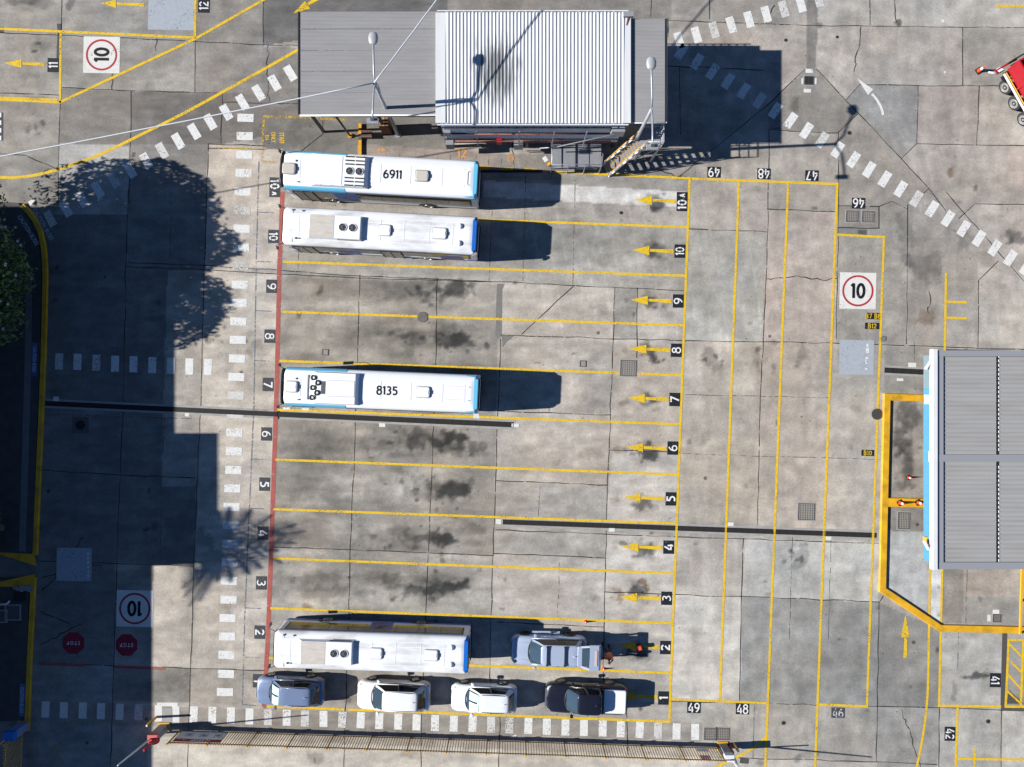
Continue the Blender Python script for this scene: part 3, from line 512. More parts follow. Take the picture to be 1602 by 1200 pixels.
# ------------------------------------------------------------------ painted lines
yl = MB(); LW = .155
def yline(pts, w=LW, m=yl, z=Z2): m.strip([g2(*p) for p in pts], w, z)
def smooth_px(P_, n=5):
    Q = [P_[0]] + list(P_) + [P_[-1]]; o = []
    for i in range(1, len(Q) - 2):
        for k in range(n):
            t_ = k / n; o.append(tuple(.5 * (2 * Q[i][j] + (Q[i + 1][j] - Q[i - 1][j]) * t_ + (2 * Q[i - 1][j] - 5 * Q[i][j] + 4 * Q[i + 1][j] - Q[i + 2][j]) * t_ ** 2 + (3 * Q[i][j] - Q[i - 1][j] - 3 * Q[i + 1][j] + Q[i + 2][j]) * t_ ** 3) for j in (0, 1)))
    return o + [Q[-2]]
vx = lambda y, a, c: a[0] + (c[0] - a[0]) * (y - a[1]) / (c[1] - a[1])
for (a, c) in [((443,332.5),(1076,355.5)), ((443,409.5),(1073,431.5)), ((440,487.7),(1070,509)), ((437,564.5),(1068,587)), ((434,641),(1064,663.7)), ((431,719),(1062,742.5)), ((428,796.5),(1059,819)),
               ((427,873.5),(1056,897)), ((423,951.5),(1053,975)), ((421,1029),(1050,1053)), ((418,1105),(539,1110)), ((545,1110),(1047,1129)), ((868,269),(1078,279)), ((1082,279.5),(1310,288)),
               ((1310,367),(1383,371)), ((1050,1094),(1201,1100)), ((1278,1102),(1356,1105)), ((1480,472),(1513,473)), ((1480,497),(1513,498)), ((1471,1104),(1566,1105)), ((1496,1187),(1650,1189)), ((1557,9),(1650,10)),
               ((1573,1105.5),(1650,1106)), ((1578,1001),(1650,1003))]: yline([a, c])
Z2b = Z2 + .003
for (a, c) in [((1079,277),(1047,1131)), ((1156,284),(1126,1095)), ((1233,286),(1196,1230)), ((1310,286),(1274,1230)), ((1383,369),(1356,1107)), ((1480,427),(1478,548)), ((1474,887),(1469,1106)), ((1498,1107),(1494,1230)), ((1525,1170),(1524,1230)), ((1455,887),(1453,1000)),
               ((1578,999),(1573,1107)), ((1601,1003),(1597,1104)), ((95,50),(94,161)), ((306,-20),(305,60))]: yline([a, c], z=Z2b)
yline(smooth_px([(1453,1000),(1452,1060),(1450,1100),(1444,1150),(1434,1200),(1428,1230)]), .15)
for (a, c) in [((1578,1006),(1600,1029)), ((1577,1030),(1599,1053)), ((1576,1054),(1598,1079)), ((1575,1080),(1597,1101))]: yline([a, c], .13, z=Z2)
yline([(-40,43),(0,45),(305,59)], .17); yline([(-40,154),(94,160),(305,61),(412,0),(440,-18)], .17, z=Z2b); yline([(-40,151),(90,156)], .12)
yline(smooth_px([(-40,277),(0,277.5),(28,277.5),(60,273),(100,262),(160,240),(230,206),(290,176),(350,143),(410,110),(480,70)]), .19)
yline([(1201,1150),(1185,1166),(1160,1181),(1115,1203)], .17)
for x0, x1, y in [(750,767,262), (784,803,264), (820,840,265.5)]: yline([(x0, y), (x1, y + .8)], .2)
yl.obj("bay_line", YEL, ground, label="thin yellow lines parting the parking bays")
yf = MB(); yline([(412,182),(548,187)], .16, yf); yline([(413,184),(410,252)], .16, yf, Z2b); yline([(411,253),(434,254.5)], .16, yf); yline([(338,231),(419,233)], .1, yf, Z2b); yline([(83,1168),(108,1215)], .12, yf)
yf.obj("worn_line", YELF, ground, label="worn yellow outline of the staff bay")
dr = MB(); dr.box(G(800, 268, .05), (4.2, .12, .1)); dr.obj("kerb_edge", BLP, ground)
rl = MB(); rl.strip([g2(*p) for p in [(442,300),(437,420),(433,600),(428,750),(424,870),(419,1000),(416,1050),(413,1108)]], .30, Z1 + .002)
rl.obj("red_line", REDP, ground, label="long red stop line across the heads of the bays")
rl = MB(); rl.strip([g2(*p) for p in [(64,1039),(135,1041)]], .17, Z2); rl.strip([g2(*p) for p in [(178,1043),(259,1046)]], .2, Z2)
rl.obj("short_red_line", REDP, ground, label="short red line below the stop octagons")
tk = MB(); tk.strip([g2(*p) for p in [(405,253),(401,400),(397,640),(388,840),(383,960),(379,1102),(400,1104)]], .07, Z2)
for y, x in [(332,405), (409,402), (486,400), (564,397), (641,395), (718,392), (795,389), (873,386), (951,384), (1028,382)]: tk.strip([g2(x, y), g2(x + 24, y + 1)], .06, Z2b)
tk.obj("faded_guide_line", TICK, ground)

# ------------------------------------------------------------------ crossings: rows of white blocks
def row(name, x0, y0, dx, dy, n, long_, short, ang, label, skip=(), mt=WHP, var=0):
    m = MB()
    for i in range(n):
        if i in skip: continue
        c = G(x0 + dx * i + random.uniform(-.4, .4), y0 + dy * i + random.uniform(-.4, .4)); m.box_flat(c, short, long_, ang + random.gauss(0, .012), Z2); m.m[-1] = random.choices([0, 1, 2], [.80, .17, .03])[0]
    return m.obj(name, [mt, WHP2, WHP3], ground, label=label)
def box_flat(s, c, a, b_, ang, z):
    ca, sa = math.cos(ang), math.sin(ang); q = [(-a/2,-b_/2), (a/2,-b_/2), (a/2,b_/2), (-a/2,b_/2)]
    s.add([(c[0] + x * ca - y * sa, c[1] + x * sa + y * ca, z) for x, y in q], [(0, 1, 2, 3)], 0); return s
MB.box_flat = box_flat
LB, SB = 25.2 * K, 12.4 * K
row("crossing_row", 384, 184, -1.02, 29.0, 32, SB, LB, -.03, "column of white blocks beside the left bay numbers")
row("crossing_row", 92.7, 565.3, 29.05, 1.16, 9, LB, SB, -.03, "short row of white blocks in the shade at left")
row("crossing_row", 71, 1110, 29.1, .75, 6, LB, SB, -.03, "shaded row of white blocks at the bottom left", mt=WHN)
row("crossing_row", 303, 1117.5, 29.07, 1.015, 28, LB, SB, -.03, "long row of white blocks above the bottom fence")
a_ = math.atan2(-.863, .505)
row("crossing_row", 454.5, 114.5, -25.1, 15.2, 17, LB, SB, a_ + math.pi / 2, "slanting row of white blocks left of the office roof", skip=(16,))
a_ = math.atan2(.84, .54)
row("crossing_row", 1065.5, 81, 24.55, 15.35, 23, LB, SB, a_ - math.pi / 2, "long slanting row of white blocks at upper right")
a_ = math.atan2(-.97, .27)
row("crossing_row", 1062.5, 63, 27.25, -8.1, 9, LB, SB, a_ + math.pi / 2, "white blocks climbing to the top edge right of the roof")
m = MB(); m.box_flat(G(248, 1116), .5, 1.1, 0, Z2); m.box_flat(G(275, 1117.5), .5, 1.1, 0, Z2); m.box_flat(G(262, 1102), 1.4, .25, 0, Z2b); m.box_flat(G(50, 316), .45, .3, .6, Z2)
for (x, y, a, c_) in [(293,649,.3,.22), (598,665,.42,.25), (806,665.5,.5,.24), (745,651,.4,.3), (957,829,.4,.24), (1143,820,.4,.24), (1296,842,.4,.22), (780,816,.35,.34), (1427,571,.55,.3), (1408,594,.45,.18), (448,639,.5,.15), (478,640,.5,.15),
                      (1266,111,.5,.28), (1263,142,.5,.24), (1255,127,.12,.4), (1276,127,.12,.42), (1558,957,.45,.28), (1547,967,.24,.45), (1475,33,.2,.2), (1478,113,.14,.14), (88,624,.4,.3)]:
    m.box_flat(G(x, y), a, c_, -.03, Z3)
m.obj("white_paint_mark", WHN, ground, label="small white marks beside the drains")
# ------------------------------------------------------------------ arrows, numbers, speed panels
def arrow(tx, ty, L_=27, hw=7, sh=37, sw=2.6, ang=0.0, mt=YEL, label="yellow arrow"):
    m = MB(); ca, sa = math.cos(ang), math.sin(ang)
    T = lambda x, y: g2(tx + x * ca - y * sa, ty + x * sa + y * ca)
    m.flat([T(0, 0), T(L_, hw + .5), T(L_ - .5, -hw)], Z3); m.flat([T(L_ + 1, -sw + .4), T(L_ + 1, sw - .8), T(L_ + sh, sw + .9), T(L_ + sh, -sw)], Z3)
    for p in m.f: p.reverse()
    return m.obj("painted_arrow", mt, ground, label=label)
for n_, x, y in [("10A",993,312.5), ("10",989,391), ("9",986.7,469), ("8",984.5,545.5), ("7",982,622.5), ("6",979,699.5), ("5",975,778), ("4",972,855), ("3",970,934), ("2",967,1010), ("1",964,1088)]:
    arrow(x, y, ang=.03, label="yellow arrow pointing left in bay " + n_)
arrow(7, 98.5, 27, 6.5, 36, 2.4, .035, label="yellow arrow pointing left beside number 11"); arrow(156, 5, 26, 6, 44, 2.2, .035, label="yellow arrow pointing left at the top edge")
arrow(1416.5, 961, 36, 6.5, 32, 2.6, math.pi / 2, label="yellow arrow pointing up below the yellow kerb"); arrow(459, 21, 26, 7, 50, 3, -.55, label="yellow arrow at the corner of the office roof")
m = MB()
m.flat([g2(1340.5,122), g2(1366,140), g2(1358,149)][::-1], Z3); m.strip([g2(*p) for p in [(1364,147),(1371,155),(1377,165),(1380,173),(1381.5,180)]], .17, Z3)
m.obj("painted_arrow", WHN, ground, label="curved white arrow on the blue grey slab")
m = MB(); m.flat([g2(796,1153), g2(808,1149), g2(808,1155)][::-1], Z3); m.strip([g2(809,1153), g2(821,1153.5)], .12, Z3); m.obj("small_arrow", WHN, ground, label="small faded arrow above the bottom fence")
CW, CCW, PI = -math.pi / 2, math.pi / 2, math.pi
def plate(txt, px, py, w, h, ang, bg=BLP, fg=TXW, size=None, sx=.72, sten=True, label=None, name="bay_number"):
    m = MB(); c = G(px, py); m.box_flat(c, w * K, h * K, -.02, Z3)
    hh = (min(w, h) if ang in (CW, CCW) else h) * K
    if any(q in "B" for q in txt): m.glyphs(txt, c.x, c.y, Z4, h * K * .72, ang - .02, 1, .16, .58, .18)
    elif txt.endswith("A"):
        d = Vector((math.cos(ang - .02), math.sin(ang - .02))); m.glyphs("10", c.x - d.x * .2, c.y - d.y * .2, Z4, .60, ang - .02, 1, .17, .56, .2, True); m.glyphs("A", c.x + d.x * .42, c.y + d.y * .42, Z4, .36, ang - .02, 1, .2, .5, .2, True)
    else: m.glyphs(txt, c.x, c.y, Z4, hh * (.80 if ang in (CW, CCW) else .86), ang - .02, 1, .14 if txt in '6983' else (.18 if len(txt) == 1 else .135), .66 if len(txt) == 1 else .52, .13 if len(txt) > 1 else .2, True)
    return m.obj(name, [bg, fg], ground, label=label or ("painted bay number " + txt))
for txt, x, y, h in [("10A",1067,315.5,30), ("10",1063.5,393,21), ("9",1061,471,21), ("8",1058,548,21), ("7",1055.5,625,21), ("6",1052.5,701,21), ("5",1049.5,780.5,21), ("4",1046,856,21), ("3",1042.7,936,21), ("2",1041,1013,21), ("1",1038,1092,21)]:
    plate(txt, x, y, 17, h, CCW, label="black plate numbered %s at the right end of its bay" % txt, sx=.9 if len(txt) == 1 else .72)
for txt, x, y, h in [("10A",430,293,31), ("10",428,370,21), ("9",425,448,21), ("8",422,526,21), ("7",419.5,601.5,21), ("6",417,679,21), ("5",414,757.5,21), ("4",411.5,834,21), ("3",409,912,21), ("2",406.5,989,21), ("1",404,1065,21)]:
    plate(txt, x, y, 17, h, CW, bg=GRP, label="charcoal plate numbered %s left of the red line" % txt, sx=.9 if len(txt) == 1 else .72)
for txt, x, y in [("49",1117,269.5), ("48",1195,272), ("47",1270,275), ("46",1343,318)]: plate(txt, x, y, 21, 17, PI, label="upside-down black plate numbered " + txt, sx=.8)
for txt, x, y in [("49",1085.5,1107), ("48",1161.5,1109)]: plate(txt, x, y, 21, 17, 0, label="upright black plate numbered %s near the bottom" % txt, sx=.8)
plate("46", 1311, 1115, 21, 16, 0, bg=GRP, fg=mat("worn_letter_paint", P(200, 200, 200), .7, wear=.75, ws=10), sx=.8, label="worn grey plate numbered 46")
plate("41", 1557, 1064, 17, 22, CW, label="black plate numbered 41", sx=.8); plate("42", 1486, 1148, 17, 22, CW, label="black plate numbered 42", sx=.8)
plate("11", 83.5, 102, 18, 22, CCW, label="black plate numbered 11", sx=.8); plate("12", 319, 9, 18, 22, CCW, label="black plate numbered 12", sx=.8)
plate("B7 B8", 1366, 494.5, 22, 10, 0, fg=TXY, size=.40, sx=.72, sten=False, label="small black plate reading B7 B8")
plate("B12", 1364.5, 510, 23, 10, 0, fg=TXY, size=.40, sx=.8, sten=False, label="small black plate reading B12")
plate("B10", 1357.5, 708.5, 20, 9.5, 0, fg=TXY, size=.38, sx=.8, sten=False, label="small black plate reading B10")
def words(txt, px, py, size, ang, mt, label, sx=.8, z=Z3, bold=.02):
    m = MB(); c = G(px, py); m.text(txt, c.x, c.y, z, size, ang, 0, bold=bold * size, sx=sx); return m.obj("painted_words", mt, ground, label=label)
words("STAFF", 441, 216, .46, CW, TXY, "yellow word STAFF", .62); words("ONLY", 428, 215, .42, CW, TXY, "yellow word ONLY", .62); words("B16", 418, 215.5, .38, CW, TXY, "yellow letters B16", .62)
m = MB(); c = G(723, 239.5); m.glyphs("12", c.x, c.y, Z3, .58, 0, 0, .2, .6, .2); m.obj("painted_number", TXO, ground, label="orange number 12 behind the top bus"); words("KEEP", 796, 247, .3, CW, TXO, "orange word KEEP", .8); words("OFF", 802, 247, .3, CW, TXO, "orange word OFF", .8)
m = MB(); m.strip([g2(588,234.5), g2(598,234.5)], .12, Z3); m.flat([g2(598,231.5), g2(605,234.5), g2(598,237.5)][::-1], Z3); m.obj("painted_arrow", TXO, ground, label="small orange arrow behind the top bus")
BLT = mat("bluish_letter_paint", P(190, 200, 225), .7, wear=.2)
words("CAUTION", 62, 341, .40, math.radians(-57), BLT, "white words caution by the kerb bend", .78); words("BUSES", 77, 367, .40, math.radians(-60), BLT, "white word buses by the kerb bend", .78)
def speed(px, py, ang, label, w=57):
    m = MB(); c = G(px, py); m.box_flat(c, w * K, w * K, -.02, Z2); r0, r1 = 24.5 * K, 21.5 * K; n = 64
    for i in range(n):
        a, b2 = 2 * PI * i / n, 2 * PI * (i + 1) / n
        m.add([(c.x + r0 * math.cos(a), c.y + r0 * math.sin(a), Z3), (c.x + r0 * math.cos(b2), c.y + r0 * math.sin(b2), Z3), (c.x + r1 * math.cos(b2), c.y + r1 * math.sin(b2), Z3), (c.x + r1 * math.cos(a), c.y + r1 * math.sin(a), Z3)], [(3, 0, 1, 2)], 1)
    m.glyphs("10", c.x, c.y, Z4, 1.0, ang - .02, 2, .19, .52, .16)
    return m.obj("speed_panel", [WHN, REDS, TXK], ground, label=label)
speed(159, 86, CCW, "sideways white panel with 10 in a red ring"); speed(1342, 455, 0, "upright white panel with 10 in a red ring"); speed(211, 952, PI, "upside-down shaded panel with 10 in a red ring")
for (x, y, w, h, l) in [(268,15,72,64,"plain pale panel at the top edge"), (1340,559,54,54,"plain pale panel below plate B12"), (116,883,55,52,"cracked pale panel in the shade")]:
    m = MB(); m.box_flat(G(x, y), w * K, h * K, -.02, Z2); m.obj("blank_panel", BGP, ground, label=l)
m = MB()
for (x, y, w, h) in [(1357,540,3,5), (1357,548,5,8), (1356,560,4,3), (1355,566,3,7), (1355,577,3,3)]: m.box_flat(G(x, y), w * K, h * K, 0, Z3)
for i in range(6): m.box_flat(G(138, 866 + i * 7), 3 * K, 4 * K, 0, Z3)
m.obj("worn_letters", WHP, ground, label="worn remains of white letters")
def octagon(px, py, label):
    m = MB(); c = G(px, py); r = 18.3 * K; m.flat([(c.x + r * math.cos(PI / 8 + k * PI / 4), c.y + r * math.sin(PI / 8 + k * PI / 4)) for k in range(8)], Z2)
    m.text("STOP", c.x, c.y, Z3, .36, PI, 1, bold=.004, sx=.85, space=1.35); return m.obj("stop_octagon", [STOPR, TXW], ground, label=label)
octagon(115, 1006, "left red octagon reading STOP upside down"); octagon(198, 1009, "right red octagon reading STOP upside down")
m = MB(); m.box_flat(G(1, 198), .34, 1.9, 0, Z2)
for i in range(4): m.box_flat(G(.5, 180 + i * 12), .14, .3, 0, Z3, ); m.m[-1] = 1
m.obj("cut_off_plate", [GRP, TXW], ground, label="dark plate cut by the left edge")

# ------------------------------------------------------------------ drains, grates, covers
def drain(a, c, w, label):
    t = thing("channel_drain", label, "drain", G((a[0] + c[0]) / 2, (a[1] + c[1]) / 2))
    A, B_ = Vector((*g2(*a), 0)), Vector((*g2(*c), 0)); d = (B_ - A).normalized(); n = Vector((-d.y, d.x, 0)); L_ = (B_ - A).length
    m = MB(); m.strip([A - d * .15, B_ + d * .15], w + .3, Z1 + .001); m.obj("concrete_surround", CONC, t, True)
    m = MB(); m.strip([A, B_], w, Z2 + .001); m.obj("channel", PIT, t, True)
    m = MB(); k = int(L_ / .5)
    for off in (-w * .32, 0, w * .32): m.bar(A + n * off + Vector((0, 0, Z3)), B_ + n * off + Vector((0, 0, Z3)), .018, .008)
    for i in range(k + 1): q = A + d * (L_ * i / k); m.bar(q - n * w / 2 + Vector((0, 0, Z3)), q + n * w / 2 + Vector((0, 0, Z3)), .03, .01)
    m.obj("slotted_grate", DRN, t, True)
drain((71,631), (434,648), .33, "long slotted drain running left from below the middle bus"); drain((434,648), (803,664.5), .36, "slotted drain beneath the middle bus in bay seven")
drain((787,816.5), (1371,837.5), .34, "long slotted drain across the lower right bays"); drain((1384,579), (1452,582.5), .36, "short drain running under the canopy at right")
def grate(px, py, w, h, label, nx=7, ny=7, surround=True, mt=GRT, rot=-.03):
    t = thing("drain_grate", label, "grate", G(px, py), rot); w *= K; h *= K
    if surround: m = MB(); m.box((0, 0, .004), (w + .12, h + .12, .012)); m.obj("surround", CONC, t)
    m = MB(); m.box((0, 0, .010), (w, h, .006)); m.obj("pit", PIT if mt is not GRT else mat("pit_dusty", P(150, 144, 136), .9), t)
    m = MB(); b_ = .05
    for s in (-1, 1): m.box((0, s * (h - b_) / 2, .020), (w, b_, .018)); m.box((s * (w - b_) / 2, 0, .019), (b_, h - 2 * b_, .018))
    m.obj("frame", DGREY, t); m = MB()
    for i in range(1, nx): m.box((-w / 2 + w * i / nx, 0, .018), (.017, h - .1, .012))
    for i in range(1, ny): m.box((0, -h / 2 + h * i / ny, .0205), (w - .1, .017, .012))
    m.obj("bars", DGREY, t); return t
grate(983, 576, 25, 25, "square grate crossed by a yellow line below arrow 8"); grate(1261.5, 800.5, 26, 26, "large square grate above the lower right drain"); grate(1333, 338.5, 19, 18, "left one of two square grates under plate 46")
grate(1358, 339, 19, 18, "right one of two square grates under plate 46"); grate(1414, 814.5, 19, 26, "tall grate below the yellow crossbar at right"); grate(1559.5, 967, 13, 13, "small grey grate inside the yellow kerb at lower right")
grate(1111, 1148, 19, 19, "left one of two grates at the end of the bottom crossing"); grate(1131, 1148, 20, 19, "right one of two grates at the end of the bottom crossing")
grate(1265.5, 126, 15, 14, "black open pit grate between white marks at upper right", 2, 1, True, DRN); grate(509, 551, 10, 10, "small square lid in bay eight", 1, 1, False); grate(912, 569, 10, 10, "small square lid left of arrow 8", 1, 1, False)
def manhole(px, py, r, label, mt=None, sq=False):
    t = thing("manhole_cover", label, "manhole", G(px, py)); r *= K
    if sq: m = MB(); m.box((0, 0, .006), (1.1, 1.08, .01)); m.obj("surround", mat("dark_surround", P(90, 90, 92), .9), t)
    m = MB(); m.cyl((0, 0, .002), r, .022, n=32, sm=False); m.obj("ring", DGREY, t)
    m = MB(); m.cyl((0, 0, .010), r * .87, .02, n=32, sm=False)
    for i in (range(-3, 4) if r > .15 else ()): m.box((i * r * .22, 0, .032), (.02, 1.5 * math.sqrt(max(.05, r * r * .75 - (i * r * .22) ** 2)), .006))
    m.obj("lid", mt or mat("cast_iron_lid", P(112, 106, 98), .7, var=.15), t)
manhole(661.5, 496, 8.3, "round cover crossed by the yellow line between bays nine and eight"); manhole(1372, 648, 8.8, "dark round cover beside the yellow kerb", mat("dark_lid", P(70, 66, 64), .7)); manhole(126, 665, 8.5, "round black cover in a square frame in the shade", PIT, True)
manhole(1382, 530, 4.4, "small grey round cover beside plate B12", mat("grey_lid", P(120, 122, 124), .8)); manhole(1225.5, 1131, 3, "tiny black cover below plate 48", PIT); manhole(1545.5, 1128.5, 3.2, "tiny black cover right of plate 42", PIT)
manhole(971.5, 333, 2.6, "tiny black cover left of arrow 10A", PIT); manhole(1229, 63, 2.5, "left one of two tiny black covers right of the upper crossing", PIT); manhole(1309.5, 58, 2.2, "right one of two tiny black covers at the top", PIT); manhole(1328.5, 208, 3, "tiny black cover beside the lamp shadow", PIT)
t = thing("access_lid", "rectangular riveted lid between white blocks near the red gate box", "access lid", G(262, 1119)); m = MB(); m.box((0, 0, .01), (.62, 1.0, .02)); m.obj("lid", CONC, t)

# ------------------------------------------------------------------ kerbs and the left footpath
def kerb(name, pts, w, h, label, closed=False, mt=YELK):
    P3 = [Vector((*g2(*p), 0)) for p in pts]; rings = []
    for i, p in enumerate(P3):
        d0 = (p - P3[i - 1]).normalized() if i else None; d1 = (P3[i + 1] - p).normalized() if i < len(P3) - 1 else None
        d = (d0 or d1) if (d0 is None or d1 is None) else (d0 + d1).normalized(); k = 1 if (d0 is None or d1 is None) else 1 / max(.45, d.dot(d0)); n = Vector((-d.y, d.x, 0)) * k
        a = w / 2; rings.append([p + n * a + Vector((0, 0, -.02)), p + n * a + Vector((0, 0, h - .03)), p + n * (a - .03) + Vector((0, 0, h)), p - n * (a - .03) + Vector((0, 0, h)), p - n * a + Vector((0, 0, h - .03)), p - n * a + Vector((0, 0, -.02))])
    m = MB(); m.loft(rings, sm=False); o = m.obj(name, mt); tag(o, label, "kerb"); return o
kerb("yellow_kerb", [(1452,623),(1386.5,621),(1379.3,922),(1398,934),(1470,982),(1600,985)], .46, .17, "long yellow kerb bent round the canopy at right")
kerb("yellow_kerb", [(1385,785.5),(1452,786.5)], .60, .165, "yellow crossbar kerb carrying two cones")
kerb("yellow_kerb", [(36,322),(46,332),(56,345),(64,362),(70,390),(72,425),(71,480),(69,560),(66,640),(62,730),(58,820),(56,868)], .34, .14, "upper left yellow kerb curving round the tree")
kerb("yellow_kerb", [(54,903),(51,960),(47,1040),(44,1126)], .34, .14, "lower left yellow kerb ending at the blue gate box")
t = thing("guard_rail", "bright yellow upright rail at the right edge below the canopy", "rail", G(1600, 940)); m = MB()
m.bar(G(1599, 888, .9), G(1596, 992, .9), .12, .12); [m.bar(G(a, b, 0), G(a, b, .9), .1, .1) for a, b in ((1599, 890), (1598, 940), (1597, 990))]; m.obj("rail", YSTEEL, t, True)
fp = MB(); fp.prism([g2(*p) for p in [(-300,300),(30,318),(42,335),(60,370),(66,420),(64,560),(58,720),(52,866),(-300,860)]], 0, .13)
struct(fp.obj("footpath", mat("footpath_asphalt", P(74, 74, 76), .9, var=.2, vs=2, bump=.3)))
fp = MB(); fp.prism([g2(*p) for p in [(-300,916),(48,902),(40,1126),(-300,1130)]], 0, .13); struct(fp.obj("footpath", MATS["footpath_asphalt"]))
m = MB(); m.flat([g2(*p) for p in [(-10,863),(56,866),(60,885)]][::-1], .135); m.flat([g2(*p) for p in [(-10,912),(58,897),(54,917),(-10,917)]][::-1], .135)
m.obj("ramp_paint", YELK, ground, label="yellow wedges beside the ramp at left")
m = MB(); m.strip([g2(47.5, 420), g2(46, 560), g2(42, 700), g2(37, 862)], .45, .134); m.obj("footpath_edge", mat("footpath_concrete", P(112, 114, 118), .9, var=.1), ground)
words("CAUTION BUSES", 46.5, 361, .40, math.radians(-58), BLT, "outer pale words caution buses on the footpath bend", .78, .137)
for x, y, l in [(56, 562, "shaded words caution buses on the footpath"), (36.5, 1094, "shaded words caution buses near the blue box")]:
    m = MB(); c = G(x, y); m.box_flat(c, .36, 2.2, -.03, .137); m.text("CAUTION BUSES", c.x, c.y, .141, .32, CW - .03, 1, sx=.72, bold=.005); m.obj("painted_words", [mat("blue_plate_paint", P(86, 112, 160), .8, wear=.3), BLT], ground, label=l)
for x, y, w, l in [(20.5, 958, 1.0, "square concrete pit frame at the left edge"), (2, 964, .8, "smaller pit frame cut by the left edge")]:
    t = thing("pit_frame", l, "pit lid", G(x, y, .13)); m = MB(); [(m.box((s * w / 2, 0, .02), (.07, w, .05)), m.box((0, s * w / 2, .02), (w + .10, .075, .049))) for s in (-1, 1)]; m.obj("frame", CONC, t); m = MB(); m.box((0, 0, .005), (w, w, .02)); m.obj("lid", DGREY, t)
t = thing("bench_rail", "bent white pipe rail at the left edge", "rail", G(4, 945, .13)); m = MB(); m.tube([G(-30, 945, .7), G(8, 945.5, .7), G(13, 943, .7), G(15, 940, .65)], .06); m.tube([G(-8, 945, .1), G(-8, 945, .7)], .04); m.obj("rail", WHITE2, t, True)
t = thing("debris_heap", "torn white sheeting lying behind the left kerb", "debris", G(34, 922, .13)); m = MB()
for i in range(26): m.box(G(random.uniform(19, 50), random.uniform(918, 925), .15 + random.uniform(0, .08)), (random.uniform(.1, .35), random.uniform(.08, .25), .02), 0, random.uniform(0, 3))
m.obj("sheet", GREY, t, True); m = MB(); m.box(G(31, 933, .18), (.75, .62, .1)); m.obj("black_lid", PIT, t, True)

# ------------------------------------------------------------------ office building with three roofs
OFF = thing("office_building", "depot office with a ribbed white roof between two lower grey roofs", "building", G(760, 200))
def W3(px, py, z): return G(px, py, z)
def corrug_x(m, x0, x1, y0, y1, z, pitch, hh, mi=0, slope=0.0):   # ribs run along Y
    n = int((x1 - x0) / pitch); prof = []
    for i in range(n):
        a = x0 + (x1 - x0) * i / n; p = (x1 - x0) / n; prof += [(a, 0), (a + p * .52, 0), (a + p * .64, hh), (a + p * .86, hh)]
    prof.append((x1, 0)); vs = [(x, y0, z + h_) for x, h_ in prof] + [(x, y1, z + h_ + slope) for x, h_ in prof]; k = len(prof)
    m.add(vs, [[i, i + 1, k + i + 1, k + i] for i in range(k - 1)], mi)
def corrug_y(m, x0, x1, y0, y1, z, pitch, hh, mi=0, slope=0.0, duty=(.5, .6, .9)):   # ribs run along X
    n = int((y1 - y0) / pitch); prof = []
    for i in range(n):
        a = y0 + (y1 - y0) * i / n; p = (y1 - y0) / n; prof += [(a, 0), (a + p * duty[0], 0), (a + p * duty[1], hh), (a + p * duty[2], hh)]
    prof.append((y1, 0)); vs = [(x0, y, z + h_) for y, h_ in prof] + [(x1, y, z + h_ + slope) for y, h_ in prof]; k = len(prof)
    m.add(vs, [[i + 1, i, k + i, k + i + 1] for i in range(k - 1)], mi)
# material: white ribbed sheet with black mould streaks in one area
wr = mat("white_ribbed_sheet", P(226, 228, 230), .45, metal=.0, var=.06, vs=1.5, stretch=(3, .3, 1))
t_ = wr.node_tree; N = t_.nodes; L = t_.links; b = N["Principled BSDF"]
tc = N.new("ShaderNodeTexCoord"); sp = N.new("ShaderNodeVectorMath"); sp.operation = 'SUBTRACT'; sp.inputs[1].default_value = (.85, 1.6, 5.0)
sc_ = N.new("ShaderNodeVectorMath"); sc_.operation = 'MULTIPLY'; sc_.inputs[1].default_value = (.55, .36, 0); ln_ = N.new("ShaderNodeVectorMath"); ln_.operation = 'LENGTH'
L.new(tc.outputs["Object"], sp.inputs[0]); L.new(sp.outputs[0], sc_.inputs[0]); L.new(sc_.outputs[0], ln_.inputs[0])
mp = N.new("ShaderNodeMapping"); mp.inputs["Scale"].default_value = (14, .7, 1); L.new(tc.outputs["Object"], mp.inputs[0]); nn = N.new("ShaderNodeTexNoise"); nn.inputs["Scale"].default_value = 1; nn.inputs["Detail"].default_value = 6; L.new(mp.outputs[0], nn.inputs["Vector"])
r1 = N.new("ShaderNodeMapRange"); r1.inputs[1].default_value = .15; r1.inputs[2].default_value = 1.3; r1.inputs[3].default_value = .3; r1.inputs[4].default_value = -.25; L.new(ln_.outputs["Value"], r1.inputs[0])
ad = N.new("ShaderNodeMath"); L.new(nn.outputs["Fac"], ad.inputs[0]); L.new(r1.outputs[0], ad.inputs[1]); r2 = N.new("ShaderNodeMapRange"); r2.inputs[1].default_value = .47; r2.inputs[2].default_value = .72; r2.inputs[3].default_value = 0; r2.inputs[4].default_value = .85; L.new(ad.outputs[0], r2.inputs[0])
mx = N.new("ShaderNodeMix"); mx.data_type = 'RGBA'; mx.inputs[7].default_value = (.1, .105, .11, 1); L.new(r2.outputs[0], mx.inputs[0]); L.new(b.inputs["Base Color"].links[0].from_socket, mx.inputs[6]); L.new(mx.outputs[2], b.inputs["Base Color"])
GRF = mat("grey_fine_ribbed_sheet", P(158, 158, 160), .7, spec=.2, var=.06, vs=1.1, dirt=.25, dcol=(.2, .2, .2), stretch=(.4, 2, 1))
ZU = 5.05; x0, x1, ys, yn = -4.52, 7.03, 15.73, 22.4
m = MB(); corrug_x(m, x0 + .5, x1 - .25, ys, yn, ZU, .212, .04, 0, .06); m.box(((x0 + .2), (ys + yn) / 2, ZU + .03), (.6, yn - ys, .05)); m.box((x1 - .06, (ys + yn) / 2, ZU + .03), (.4, yn - ys, .05)); up = m.obj("upper_roof", wr, OFF, True)
